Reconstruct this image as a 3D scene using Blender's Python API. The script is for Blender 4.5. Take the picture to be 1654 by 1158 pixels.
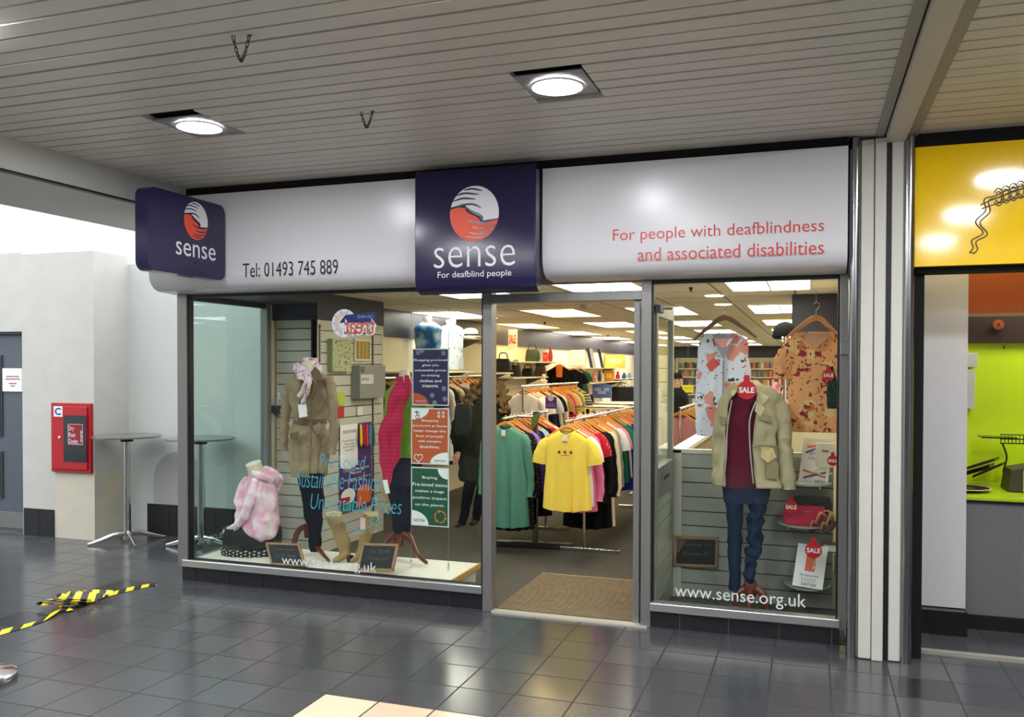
import bpy, math, random
import numpy as np
from mathutils import Vector, Matrix, noise
for o in list(bpy.data.objects): bpy.data.objects.remove(o)
SC = bpy.context.scene
COL = SC.collection
PI = math.pi
RND = random.Random(7)

# ------------------------------------------------------------------ camera
F, YAW, PITCH, ROLL, CX, CY = 1390.0, 0.3301, -0.0157, 0.0017, 830.5, 614.7
CAM = Vector((4.5582, -5.4404, 1.65))
_w = Vector((-math.sin(YAW)*math.cos(PITCH), math.cos(YAW)*math.cos(PITCH), math.sin(PITCH)))
_r = Vector((math.cos(YAW), math.sin(YAW), 0)); _u = _r.cross(_w)
R_ = math.cos(ROLL)*_r + math.sin(ROLL)*_u; U_ = -math.sin(ROLL)*_r + math.cos(ROLL)*_u
cam_d = bpy.data.cameras.new('camera'); cam = bpy.data.objects.new('camera', cam_d); COL.objects.link(cam)
cam.matrix_world = Matrix(((R_.x, U_.x, -_w.x, CAM.x), (R_.y, U_.y, -_w.y, CAM.y), (R_.z, U_.z, -_w.z, CAM.z), (0, 0, 0, 1)))
cam_d.sensor_width = 36; cam_d.lens = 36*F/1654
cam_d.shift_x = -(CX-827)/1654; cam_d.shift_y = (CY-579)/1654
cam_d.clip_start = .05; cam_d.clip_end = 200
SC.camera = cam

# ------------------------------------------------------------------ world, exposure
SC.view_settings.view_transform = 'Standard'; SC.view_settings.look = 'None'
SC.view_settings.gamma = 1; SC.view_settings.use_curve_mapping = False
SC.view_settings.exposure = 0.5
W = bpy.data.worlds.new('world'); SC.world = W; W.use_nodes = True
W.node_tree.nodes['Background'].inputs[0].default_value = (.93, .97, 1, 1)
W.node_tree.nodes['Background'].inputs[1].default_value = 2.6
PANEL_E, DOWN_E, MALL_E = 6.0, 130.0, 120.0

# ------------------------------------------------------------------ measuring
def ray(x, y): return _dir(x, y)
def _dir(x, y): return _w + (x-CX)/F*R_ - (y-CY)/F*U_
def PY(x, y, Y): d = _dir(x, y); return CAM + d*((Y-CAM.y)/d.y)
def PX(x, y, X): d = _dir(x, y); return CAM + d*((X-CAM.x)/d.x)
def PZ(x, y, Z): d = _dir(x, y); return CAM + d*((Z-CAM.z)/d.z)
def rectY(x0, y0, x1, y1, Y):
    xm, ym = (x0+x1)/2, (y0+y1)/2
    return PY(x0, ym, Y).x, PY(xm, y1, Y).z, PY(x1, ym, Y).x, PY(xm, y0, Y).z

# ------------------------------------------------------------------ materials
def lin(c):
    return tuple(((v/255)/12.92 if v/255 <= .04045 else ((v/255+.055)/1.055)**2.4) for v in c)
_m = {}
class NT:
    def __init__(s, name):
        s.m = bpy.data.materials.new(name); s.m.use_nodes = True; s.t = s.m.node_tree
        s.b = s.t.nodes['Principled BSDF']; s.out = s.t.nodes['Material Output']
    def n(s, typ, **kw):
        nd = s.t.nodes.new(typ)
        for k, v in kw.items():
            if k.startswith('i_'): nd.inputs[int(k[2:])].default_value = v
            else: setattr(nd, k, v)
        return nd
    def l(s, a, b): s.t.links.new(a, b)
    def math(s, op, a, b=None, c=None):
        nd = s.n('ShaderNodeMath', operation=op)
        for i, v in enumerate((a, b, c)):
            if v is None: continue
            if isinstance(v, (int, float)): nd.inputs[i].default_value = v
            else: s.l(v, nd.inputs[i])
        return nd.outputs[0]
    def mix(s, f, a, b):
        nd = s.n('ShaderNodeMix', data_type='RGBA')
        for i, v in ((0, f), (6, a), (7, b)):
            if isinstance(v, (int, float)): nd.inputs[i].default_value = v
            elif isinstance(v, tuple): nd.inputs[i].default_value = (*v[:3], 1)
            else: s.l(v, nd.inputs[i])
        return nd.outputs[2]
    def coord(s, obj=False):
        if obj: return s.n('ShaderNodeTexCoord').outputs['Object']
        return s.n('ShaderNodeNewGeometry').outputs['Position']
    def base(s, v): s.l(v, s.b.inputs['Base Color'])
    def bump(s, h, st=.3, d=.01):
        b = s.n('ShaderNodeBump'); b.inputs['Strength'].default_value = st; b.inputs['Distance'].default_value = d
        s.l(h, b.inputs['Height']); s.l(b.outputs[0], s.b.inputs['Normal'])
def M(name, c=(200, 200, 200), r=.6, metal=0., emit=0., ec=None, noise_=0., nscale=8., bump=0., bscale=60., spec=.5, coat=0.):
    if name in _m: return _m[name]
    t = NT(name); b = t.b
    b.inputs['Base Color'].default_value = (*lin(c), 1); b.inputs['Roughness'].default_value = r
    b.inputs['Metallic'].default_value = metal; b.inputs['Specular IOR Level'].default_value = spec
    b.inputs['Coat Weight'].default_value = coat
    if emit:
        b.inputs['Emission Color'].default_value = (*lin(ec or c), 1); b.inputs['Emission Strength'].default_value = emit
    if noise_:
        nz = t.n('ShaderNodeTexNoise'); nz.inputs['Scale'].default_value = nscale; nz.inputs['Detail'].default_value = 5
        t.l(t.coord(), nz.inputs['Vector'])
        a = tuple(v*(1-noise_) for v in lin(c)); d = tuple(min(1, v*(1+noise_)) for v in lin(c))
        t.base(t.mix(nz.outputs[0], a, d))
    if bump:
        nb = t.n('ShaderNodeTexNoise'); nb.inputs['Scale'].default_value = bscale; nb.inputs['Detail'].default_value = 3
        t.l(t.coord(), nb.inputs['Vector']); t.bump(nb.outputs[0], bump)
    _m[name] = t.m; return t.m
def fabric(name, c, r=.85): return M(name, c, r, noise_=.1, nscale=25, bump=.12, bscale=60, spec=.2)
def blotch(name, base, spots, scale=9., thr=.32, r=.8, warp=.5):
    """cloth printed with irregular coloured motifs"""
    if name in _m: return _m[name]
    t = NT(name); t.b.inputs['Roughness'].default_value = r; t.b.inputs['Specular IOR Level'].default_value = .2
    co = t.coord(True)
    nz = t.n('ShaderNodeTexNoise'); nz.inputs['Scale'].default_value = scale*1.6; nz.inputs['Detail'].default_value = 3
    t.l(co, nz.inputs['Vector'])
    va = t.n('ShaderNodeVectorMath', operation='MULTIPLY_ADD'); t.l(nz.outputs['Color'], va.inputs[0])
    va.inputs[1].default_value = (warp/scale,)*3; t.l(co, va.inputs[2])
    cur = tuple(lin(base))
    for k, (c, sc, th) in enumerate(spots):
        v = t.n('ShaderNodeTexVoronoi'); v.inputs['Scale'].default_value = scale*sc
        ad = t.n('ShaderNodeVectorMath', operation='ADD'); ad.inputs[1].default_value = (k*3.7, k*1.3, k*2.1)
        t.l(va.outputs[0], ad.inputs[0]); t.l(ad.outputs[0], v.inputs['Vector'])
        f = t.math('LESS_THAN', v.outputs['Distance'], th)
        cur = t.mix(f, cur, tuple(lin(c)))
    t.base(cur); _m[name] = t.m; return t.m
def stripes(name, c1, c2, per, axis=2, r=.8, duty=.5, obj=False):
    if name in _m: return _m[name]
    t = NT(name); t.b.inputs['Roughness'].default_value = r
    sp = t.n('ShaderNodeSeparateXYZ'); t.l(t.coord(obj), sp.inputs[0])
    fr = t.math('FRACT', t.math('DIVIDE', sp.outputs[axis], per))
    t.base(t.mix(t.math('LESS_THAN', fr, duty), tuple(lin(c1)), tuple(lin(c2)))); _m[name] = t.m; return t.m
def glass(name, tint=(.97, 1, .985), ior=1.34, rough=0.0):
    if name in _m: return _m[name]
    t = NT(name); t.t.nodes.remove(t.b)
    tr = t.n('ShaderNodeBsdfTransparent'); tr.inputs[0].default_value = (*tint, 1)
    gl = t.n('ShaderNodeBsdfGlossy'); gl.inputs['Roughness'].default_value = rough
    fr = t.n('ShaderNodeFresnel'); fr.inputs[0].default_value = ior
    t.l(t.math('MULTIPLY_ADD', t.n('ShaderNodeNewGeometry').outputs['Backfacing'], 1/ior-ior, ior), fr.inputs[0])
    mx = t.n('ShaderNodeMixShader'); t.l(fr.outputs[0], mx.inputs[0]); t.l(tr.outputs[0], mx.inputs[1]); t.l(gl.outputs[0], mx.inputs[2])
    t.l(mx.outputs[0], t.out.inputs[0]); _m[name] = t.m; return t.m

# ------------------------------------------------------------------ mesh building
class MB:
    def __init__(s): s.v = []; s.f = []; s.mi = []
    def add(s, vs, fs, mi=0):
        n = len(s.v); s.v += [tuple(v) for v in vs]
        for f in fs: s.f.append([n+i for i in f]); s.mi.append(mi)
        return s
    def box(s, x0, x1, y0, y1, z0, z1, mi=0):
        vs = [(x, y, z) for x in (x0, x1) for y in (y0, y1) for z in (z0, z1)]
        return s.add(vs, [(0, 1, 3, 2), (4, 6, 7, 5), (0, 4, 5, 1), (2, 3, 7, 6), (0, 2, 6, 4), (1, 5, 7, 3)], mi)
    def obox(s, c, a, b, d, mi=0):
        """box centred c with half-axis vectors a,b,d"""
        c, a, b, d = map(Vector, (c, a, b, d))
        vs = [c+i*a+j*b+k*d for i in (-1, 1) for j in (-1, 1) for k in (-1, 1)]
        return s.add(vs, [(0, 1, 3, 2), (4, 6, 7, 5), (0, 4, 5, 1), (2, 3, 7, 6), (0, 2, 6, 4), (1, 5, 7, 3)], mi)
    def loft(s, rings, cap=True, closed=True, mi=0):
        n = len(rings[0]); vs = [p for r in rings for p in r]; fs = []
        for i in range(len(rings)-1):
            for j in range(n if closed else n-1):
                k = (j+1) % n; fs.append((i*n+j, i*n+k, (i+1)*n+k, (i+1)*n+j))
        if cap and closed:
            fs.append(tuple(range(n))[::-1]); fs.append(tuple((len(rings)-1)*n+j for j in range(n)))
        return s.add(vs, fs, mi)
    def tube(s, pts, r, n=12, mi=0, flat=1., wr=0., cap=True, up=None):
        pts = [Vector(p) for p in pts]
        if isinstance(r, (int, float)): r = [r]*len(pts)
        if len(r) != len(pts):   # interpolate radii
            r = [float(np.interp(i/(len(pts)-1), np.linspace(0, 1, len(r)), r)) for i in range(len(pts))]
        rings = []; a = None
        for i, p in enumerate(pts):
            t = (pts[min(i+1, len(pts)-1)]-pts[max(i-1, 0)]).normalized()
            if a is None:
                ref = Vector(up) if up else (Vector((0, 0, 1)) if abs(t.z) < .9 else Vector((0, 1, 0)))
                a = (ref - ref.dot(t)*t).normalized()
            else: a = (a - a.dot(t)*t).normalized()
            b = t.cross(a); ring = []
            for j in range(n):
                th = 2*PI*j/n; rr = r[i]
                q = p + a*math.cos(th)*rr + b*math.sin(th)*rr*flat
                if wr: q = q + (q-p).normalized()*wr*noise.noise(q*22)
                ring.append(q)
            rings.append(ring)
        return s.loft(rings, cap, mi=mi)
    def lathe(s, prof, c=(0, 0, 0), n=32, mi=0, cap=True):
        return s.loft([[(c[0]+r*math.cos(2*PI*j/n), c[1]+r*math.sin(2*PI*j/n), c[2]+z) for j in range(n)] for r, z in prof], cap, mi=mi)
    def poly(s, pts, mi=0): return s.add(pts, [tuple(range(len(pts)))], mi)
    def slab(s, pts2, O, U, V, th, mi=0):
        """polygon in plane (O,U,V) given thickness th along UxV"""
        O, U, V = Vector(O), Vector(U), Vector(V); N = U.cross(V).normalized()*th
        a = [O+U*x+V*y for x, y in pts2]; b = [p+N for p in a]; n = len(a)
        s.add(b, [tuple(range(n))], mi); s.add(a, [tuple(range(n))[::-1]], mi)
        return s.add(a+b, [(i, (i+1) % n, n+(i+1) % n, n+i) for i in range(n)], mi)
    def text(s, string, O, U, V, w, h, mi=0, align='CENTER', depth=0., shear=0., spacing=1.0, bold=0.0):
        """lettering fitted into the w x h rectangle whose lower-left corner is O"""
        cu = bpy.data.curves.new('t', 'FONT'); cu.body = string; cu.align_x = align; cu.shear = shear
        cu.space_line = spacing; cu.resolution_u = 3; cu.offset = bold
        ob = bpy.data.objects.new('t', cu); COL.objects.link(ob)
        dg = bpy.context.evaluated_depsgraph_get(); dg.update()
        me = bpy.data.meshes.new_from_object(ob.evaluated_get(dg))
        vs = [v.co.copy() for v in me.vertices]; fs = [tuple(p.vertices) for p in me.polygons]
        bpy.data.objects.remove(ob); bpy.data.curves.remove(cu); bpy.data.meshes.remove(me)
        x0, x1 = min(v.x for v in vs), max(v.x for v in vs); y0, y1 = min(v.y for v in vs), max(v.y for v in vs)
        O, U, V = Vector(O), Vector(U), Vector(V); N = U.cross(V)*depth
        return s.add([O+N+U*((v.x-x0)/(x1-x0)*w)+V*((v.y-y0)/(y1-y0)*h) for v in vs], fs, mi)
    def build(s, name, mats, parent=None, smooth=False, bevel=0., solid=0., sub=0, local=False, ang=40):
        me = bpy.data.meshes.new(name); me.from_pydata(s.v, [], s.f); me.update()
        if not isinstance(mats, (list, tuple)): mats = [mats]
        for m in mats: me.materials.append(m)
        if len(mats) > 1: me.polygons.foreach_set('material_index', s.mi)
        if smooth:
            me.polygons.foreach_set('use_smooth', [True]*len(me.polygons)); me.set_sharp_from_angle(angle=math.radians(ang))
        o = bpy.data.objects.new(name, me); COL.objects.link(o)
        if solid:
            md = o.modifiers.new('solid', 'SOLIDIFY'); md.thickness = solid; md.offset = 0
        if bevel:
            md = o.modifiers.new('bevel', 'BEVEL'); md.width = bevel; md.segments = 2; md.limit_method = 'ANGLE'
        if sub:
            md = o.modifiers.new('sub', 'SUBSURF'); md.levels = sub; md.render_levels = sub
        if parent is not None:
            o.parent = parent
            if not local:
                q = parent; off = Vector((0, 0, 0))
                while q is not None: off += q.location; q = q.parent
                o.location = -off
        return o
def tag(o, label, cat=None, group=None, kind=None):
    o['label'] = label
    if cat: o['category'] = cat
    if group: o['group'] = group
    if kind: o['kind'] = kind
    return o
def thing(name, label, cat, loc=(0, 0, 0), group=None):
    o = bpy.data.objects.new(name, None); COL.objects.link(o); o.location = loc; o.empty_display_size = .05
    return tag(o, label, cat, group)
def struct(mb, name, mats, label=None, **k):
    o = mb.build(name, mats, **k); o['kind'] = 'structure'
    if label: o['label'] = label
    return o
def bez(pts, n=8):
    """smooth polyline through points (Catmull-Rom)"""
    P = [Vector(p) for p in pts]; P = [2*P[0]-P[1]]+P+[2*P[-1]-P[-2]]; out = []
    for i in range(1, len(P)-2):
        for k in range(n):
            t = k/n; a, b, c, d = P[i-1:i+3]
            out.append(.5*((2*b)+(c-a)*t+(2*a-5*b+4*c-d)*t*t+(3*b-a-3*c+d)*t**3))
    out.append(P[-2]); return out
def interp_rows(rows, m):
    rows = sorted(rows); ys = [r[0] for r in rows]; t = np.linspace(ys[0], ys[-1], m)
    cols = [np.interp(t, ys, [r[k] for r in rows]) for k in range(len(rows[0]))]
    out = np.array(cols).T
    ker = np.array([.25, .5, .25])
    for k in range(1, out.shape[1]):
        c = out[:, k].copy(); c[1:-1] = np.convolve(c, ker, 'valid'); out[:, k] = c
    return out
def sil(rows, Y, k=.5, rot=0., m=26, n=48, fold=0., kf=9, ph=0., wr=0., arc=None, p=2.3, flare=True):
    """horizontal rings whose outline spans pixel rows (py, left, right) at depth Y; k depth/width ratio; rot turn of the body"""
    ax = Vector((math.cos(rot), math.sin(rot), 0)); ay = Vector((-math.sin(rot), math.cos(rot), 0)); rings = []
    rr = interp_rows(rows, m)
    for i, (py, xl, xr) in enumerate(rr):
        py, xl, xr = float(py), float(xl), float(xr)
        c = PY((xl+xr)/2, py, Y); dep = (c-CAM).dot(_w); half = (xr-xl)/2/F*dep
        d = c-CAM; d.z = 0; d.normalize(); e = Vector((d.y, -d.x, 0))
        ca, sa = ax.dot(e), ay.dot(e); s_ = half/max(.3, math.sqrt(ca*ca+(k*sa)**2))
        t = i/(m-1); ring = []
        a0, a1 = arc if arc else (0, 2*PI)
        cnt = n if not arc else n+1
        for j in range(cnt):
            th = a0+(a1-a0)*j/n
            co, si = math.cos(th), math.sin(th)
            co = math.copysign(abs(co)**(2/p), co); si = math.copysign(abs(si)**(2/p), si)
            amp = 1+fold*(t if flare else 1)*math.cos(kf*th+ph+1.3*math.sin(3*t+2*th))
            q = c+ax*co*s_*amp+ay*si*s_*k*amp
            if wr: q = q+(q-c).normalized()*wr*noise.noise(Vector((q.x*14, q.y*14, q.z*9)))
            ring.append(q)
        rings.append(ring)
    return rings
def depth_at(P): return (Vector(P)-CAM).dot(_w)
def px_r(px, P): return px/F*depth_at(P)

# ------------------------------------------------------------------ shared materials
WHITEWALL = M('painted_wall', (196, 199, 196), .75, noise_=.03, nscale=3)
ALU = M('satin_aluminium', (150, 150, 148), .38, metal=.85, noise_=.05, nscale=30)
ALUB = M('bright_aluminium', (205, 206, 203), .3, metal=.9)
CHROME = M('chrome', (215, 215, 215), .12, metal=1.)
BLACK = M('black_rubber', (14, 14, 16), .5)
DARKGAP = M('dark_gap', (10, 10, 11), .9)
NAVY = M('navy_enamel', (33, 27, 66), .22, noise_=.02)
WHITE = M('white_print', (235, 235, 235), .6)
CLOTHW = fabric('white_cloth', (232, 230, 228))
SHOPGLASS = glass('shop_glass')
WOODLT = M('pale_wood_edge', (206, 160, 92), .5, noise_=.15, nscale=40)
WOODDK = M('mahogany', (96, 44, 28), .3, noise_=.25, nscale=30, coat=.3)
HANGW = M('hanger_wood', (226, 150, 62), .4, noise_=.1, nscale=30)
TAGW = M('tag_card', (238, 236, 232), .6)
REDCARD = M('red_card', (196, 22, 34), .35)
BOARD = M('chalkboard', (28, 29, 30), .7, noise_=.3, nscale=20)

# ================================================================== MALL SHELL
def floor_mat():
    t = NT('mall_floor_tiles'); sp = t.n('ShaderNodeSeparateXYZ'); t.l(t.coord(), sp.inputs[0])
    u = t.math('DIVIDE', t.math('SUBTRACT', sp.outputs[0], 2.8641), .3017); v = t.math('DIVIDE', t.math('SUBTRACT', sp.outputs[1], -1.0556), .3045)
    iu, iv = t.math('FLOOR', u), t.math('FLOOR', v); fu, fv = t.math('FRACT', u), t.math('FRACT', v)
    def edge(f): return t.math('MINIMUM', f, t.math('SUBTRACT', 1., f))
    gr = t.math('LESS_THAN', t.math('MINIMUM', edge(fu), edge(fv)), .016)
    cb = t.n('ShaderNodeCombineXYZ'); t.l(iu, cb.inputs[0]); t.l(iv, cb.inputs[1])
    wn = t.n('ShaderNodeTexWhiteNoise'); t.l(cb.outputs[0], wn.inputs['Vector'])
    nz = t.n('ShaderNodeTexNoise'); nz.inputs['Scale'].default_value = 120; nz.inputs['Detail'].default_value = 4; t.l(t.coord(), nz.inputs['Vector'])
    col = t.mix(wn.outputs['Value'], lin((56, 58, 62)), lin((74, 75, 78)))
    spk = t.mix(nz.outputs[0], lin((44, 46, 50)), lin((92, 93, 95))); col = t.mix(.5, col, spk)
    for (i, j) in ((7, 1), (-11, -1), (-11, 2)):
        f = t.math('MULTIPLY', t.math('COMPARE', iu, float(i), .1), t.math('COMPARE', iv, float(j), .1)); col = t.mix(f, col, lin((44, 46, 48)))
    bz = t.math('MULTIPLY', t.math('COMPARE', iu, -.5, 2.1), t.math('LESS_THAN', iv, -2.5)); bz = t.math('MULTIPLY', bz, t.math('GREATER_THAN', iv, -6.5))
    col = t.mix(t.math('LESS_THAN', iv, -14.5), col, lin((126, 122, 114)))  # unseen far floor made paler to bounce light up to the ceiling
    beige = t.mix(wn.outputs['Value'], lin((214, 190, 160)), lin((226, 208, 176))); col = t.mix(bz, col, beige)
    col = t.mix(gr, col, lin((34, 33, 32))); t.base(col)
    r = t.math('MULTIPLY_ADD', wn.outputs['Value'], .04, .13); r = t.math('MULTIPLY_ADD', nz.outputs[0], .08, r); t.b.inputs['Specular IOR Level'].default_value = .85
    t.l(t.math('MAXIMUM', r, t.math('MULTIPLY', gr, .8)), t.b.inputs['Roughness'])
    h = t.math('SUBTRACT', nz.outputs[0], t.math('MULTIPLY', gr, 3.)); t.bump(h, .06, .002)
    return t.m
struct(MB().box(-9, 9, -9.5, 0.02, -.1, 0).box(-9, .0, .02, 4, -.1, 0).box(5.03, 9, .02, 3, -.1, 0), 'floor', floor_mat())
# slatted ceiling: boards running along the shop front
SLATM = M('cream_slats', (214, 208, 198), .42, noise_=.06, nscale=6)
mb = MB(); r_ = random.Random(3); pitch = .1133
holes = [(3.29, 3.62, -1.78, -1.44), (1.26, 1.59, -1.74, -1.41)]
y = -5.1
while y < -.16:
    g = r_.choice([.012, .016, .021, .014]); z = 2.95+r_.uniform(-.0015, .0015)
    for (xa, xb) in ((.24, 4.9), (5.12, 9)):
        segs = [(xa, xb)]
        for hx0, hx1, hy0, hy1 in holes:
            if y+pitch-g > hy0 and y < hy1:
                segs = [q for a, b in segs for q in (((a, hx0), (hx1, b)) if a < hx0 < b else ((a, b),))]
        for a, b in segs: mb.box(a, b, y, y+pitch-g, z, z+.026)
    y += pitch
mb.box(.24, 9, -5.1, 0.1, 2.985, 3.0, 1)
struct(mb, 'ceiling', [SLATM, DARKGAP], 'cream slatted mall ceiling')
# ceiling joint with white box trim above the pillar
mb = MB(); mb.box(4.90, 4.945, -5.1, -.17, 2.938, 2.96).box(5.065, 5.12, -5.1, -.17, 2.938, 2.96)
struct(mb, 'trim_1', M('grey_trim', (150, 144, 134), .5))
struct(MB().box(4.955, 5.055, -5.1, -.2, 2.905, 2.985), 'trim_2', M('cream_trim', (198, 190, 176), .45))
# end beam at the open edge of the ceiling and its soffit
mb = MB(); mb.box(-.72, .235, -9.4, .45, 2.765, 3.6); struct(mb, 'trim_3', M('beam_paint', (196, 196, 188), .6, noise_=.03), bevel=.004)
struct(MB().box(.2, .245, -9.4, .1, 2.755, 2.767), 'trim_4', BLACK)
# unseen rest of the mall behind the camera
struct(MB().box(-9, 9, -9.6, -9.4, 0, 3.2, 1).box(-9, 9, -9.6, -9.4, 3.2, 6), 'wall_back', [M('far_upper_wall', (226, 222, 216), .7), M('far_shopfronts', (62, 62, 66), .6, noise_=.4, nscale=1.5)])
struct(MB().box(9, 9.1, -9.5, 3, 0, 3), 'wall_right', M('side_wall', (150, 145, 138), .7))
# left side: white wall block, recess, upper atrium wall
def wall_mat():
    t = NT('stained_wall'); sp = t.n('ShaderNodeSeparateXYZ'); t.l(t.coord(), sp.inputs[0])
    nz = t.n('ShaderNodeTexNoise'); nz.inputs['Scale'].default_value = 5; nz.inputs['Detail'].default_value = 6; t.l(t.coord(), nz.inputs['Vector'])
    base = t.mix(nz.outputs[0], lin((184, 182, 176)), lin((202, 200, 194)))
    low = t.math('LESS_THAN', sp.outputs[2], .64); x1 = t.math('GREATER_THAN', sp.outputs[0], -2.3)
    st = t.math('MULTIPLY', t.math('MULTIPLY', low, x1), t.math('MULTIPLY_ADD', nz.outputs[0], 1.1, -.15))
    t.base(t.mix(st, base, lin((212, 196, 158)))); t.b.inputs['Roughness'].default_value = .7; return t.m
STW = wall_mat()
mb = MB(); mb.box(-2.72, -1.83, .96, 1.4, 0, 2.74).box(-9, -2.72, .96, 1.4, 1.99, 2.76).box(-9, -3.9, .96, 1.4, 0, 1.99)
struct(mb, 'wall_front', STW, 'white painted wall block with stains below the cabinet')
struct(MB().box(-1.83, .0, 1.4, 1.5, 0, 2.66), 'wall_left', WHITEWALL)
struct(MB().box(-9, -.02, 2.6, 2.7, 0, 6).box(-9, -8.9, -9, 2.7, 0, 6), 'wall_far', M('atrium_wall', (222, 226, 228), .8))
SKT = M('black_skirting_tile', (30, 31, 34), .3, noise_=.15, nscale=50)
mb = MB()
for a, b in ((-2.7, -2.5), (-2.495, -2.32)): mb.box(a, b, .948, .96, .0, .265)
for k in range(6): mb.box(-1.6+k*.27, -1.6+k*.27+.266, 1.388, 1.4, .0, .3)
struct(mb, 'baseboard_left', SKT)
# arched grey panel on the recess wall
pts = [(-.29, 0), (.29, 0), (.29, .24)]+[(.29*math.cos(a), .24+.28*math.sin(a)) for a in np.linspace(0.15, PI-.15, 18)]+[(-.29, .24)]
t_ = MB().slab(pts, (-1.22, 1.398, .305), (1, 0, 0), (0, 0, 1), .02).build('arched_panel', M('arch_grey', (172, 172, 168), .6), bevel=.003)
tag(t_, 'pale grey round-topped panel standing against the white recess wall behind the bar table', 'panel')
# door with vision panels
DOORM = M('blue_grey_door', (84, 90, 100), .45, noise_=.05)
d = MB().box(-3.9, -2.745, 1.02, 1.065, .03, 1.965).build('door_1', DOORM, bevel=.003); d['kind'] = 'structure'; d['label'] = 'blue-grey service door with narrow vision panels'
mb = MB(); mb.box(-3.3, -3.04, 1.005, 1.02, .95, 1.76).box(-3.3, -3.04, 1.005, 1.02, .33, .80); mb.build('vision_panel_frame', M('panel_frame', (60, 64, 70), .4), d)
mb = MB(); mb.box(-3.28, -3.06, .998, 1.006, .97, 1.74).box(-3.28, -3.06, .998, 1.006, .35, .78); mb.build('vision_glass', M('wired_glass', (82, 84, 66), .15), d)
MB().box(-3.88, -2.76, 1.01, 1.02, .04, .2).build('kick_plate', ALU, d, bevel=.002)
mb = MB(); mb.box(-2.745, -2.72, .98, 1.08, 0, 1.99).box(-3.9, -2.745, .98, 1.08, 1.965, 1.99); struct(mb, 'trim_5', M('door_frame', (58, 64, 74), .5))
nt = tag(MB().box(-3.03, -2.76, 1.005, 1.012, 1.40, 1.63).build('paper_notice', TAGW), 'white paper notice with red and black lines taped to the grey door', 'notice')
mb = MB(); mb.text('Please keep', (-2.99, 1.003, 1.53), (1, 0, 0), (0, 0, 1), .19, .018).text('this door shut', (-2.99, 1.003, 1.50), (1, 0, 0), (0, 0, 1), .19, .018)
mb = MB()
for k, (wd, zz) in enumerate(((.17, 1.545), (.19, 1.52), (.10, 1.475), (.05, 1.45))): mb.box(-2.895-wd/2, -2.895+wd/2, 1.003, 1.0045, zz, zz+.008)
mb.build('print', M('notice_red', (150, 40, 44), .6), nt)
# dry riser cabinet
cb = thing('dry_riser_cabinet', 'red dry riser outlet cabinet with dark glazed door on the white wall', 'fire cabinet', (-2.07, .95, .64))
RED = M('cabinet_red', (168, 22, 30), .35)
mb = MB(); x0, x1, z0, z1 = -2.32, -1.84, .64, 1.30
mb.box(x0, x1, .925, .96, z0, z1); mb.build('frame', RED, cb, bevel=.004)
mb = MB(); mb.box(x0+.03, x1-.03, .912, .925, z0+.03, z1-.03); mb.build('door', M('cabinet_red_door', (176, 24, 32), .3), cb, bevel=.004)
mb = MB(); gx0, gz0, gx1, gz1 = rectY(103, 671, 140, 746, .91); mb.box(gx0, gx1, .906, .912, gz0, gz1); g_ = mb.build('window_pane', M('smoked_pane', (38, 40, 46), .12), cb)
mb = MB(); a = rectY(110, 685, 134, 718, .904); mb.box(a[0], a[2], .903, .906, a[1], a[3]); mb.build('outlet_plate', M('plate_red', (140, 26, 36), .5), cb)
mb = MB().text('Dry\nRiser\nOutlet', (a[0]+.008, .902, a[1]+.01), (1, 0, 0), (0, 0, 1), (a[2]-a[0])*.62, (a[3]-a[1])*.85, align='LEFT')
mb.text('PIPE', (a[2]-.008, .902, a[1]+.03), (0, 0, 1), (-1, 0, 0), (a[3]-a[1])*.55, .02)
t = .003
for q in ((a[0], a[2], a[1], a[1]+t), (a[0], a[2], a[3]-t, a[3]), (a[0], a[0]+t, a[1], a[3]), (a[2]-t, a[2], a[1], a[3])): mb.box(q[0], q[1], .9015, .903, q[2], q[3])
mb.build('lettering', WHITE, cb)
a = rectY(87, 656, 101, 673, .91); MB().box(a[0], a[2], .907, .912, a[1], a[3]).build('letter_card', WHITE, cb)
MB().text('C', (a[0]+.015, .906, a[1]+.015), (1, 0, 0), (0, 0, 1), a[2]-a[0]-.03, a[3]-a[1]-.03, bold=.03).build('letter', M('blue_print', (26, 62, 140), .5), cb)
c = PY(97, 707, .91); MB().lathe([(.0, .0), (.016, 0), (.016, .012), (.006, .02), (0, .02)], n=20).build('lock', CHROME, cb, local=True)
lk = [o for o in cb.children if o.name.startswith('lock')][0]
lk.rotation_euler = (PI/2, 0, 0); lk.location = c-cb.location+Vector((0, .002, 0))
# bar tables
def bar_table(cx, cy, label, rot):
    t = thing('bar_table', label, 'table', (cx, cy, 0), 'bar tables beside the shop window')
    MB().lathe([(0, .985), (.295, .985), (.305, .99), (.305, 1.0), (.295, 1.003), (0, 1.003)], n=48).build('table_top', M('brushed_top', (150, 148, 142), .25, metal=.7, noise_=.1, nscale=60), t, smooth=True, local=True)
    MB().lathe([(.0, .945), (.055, .945), (.06, .985), (0, .985)], n=24).build('bracket', BLACK, t, smooth=True, local=True)
    MB().lathe([(.0, .03), (.036, .03), (.032, .12), (.03, .95), (0, .95)], n=24).build('pole', CHROME, t, smooth=True, local=True)
    for k in range(4):
        a = rot+k*PI/2; c, s = math.cos(a), math.sin(a)
        MB().tube([(c*.02, s*.02, .085), (c*.12, s*.12, .075), (c*.24, s*.24, .035), (c*.34, s*.34, .012)], [.03, .026, .02, .012], 12, flat=.6).build('leg', CHROME, t, smooth=True, local=True)
    return t
bar_table(-1.5, 1.02, 'tall round bar table with chrome pole, standing clear of the shop window', -.62)
bar_table(*PZ(325, 884, 0).xy, 'tall round bar table half hidden behind the corner glass of the shop', .2)
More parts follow.
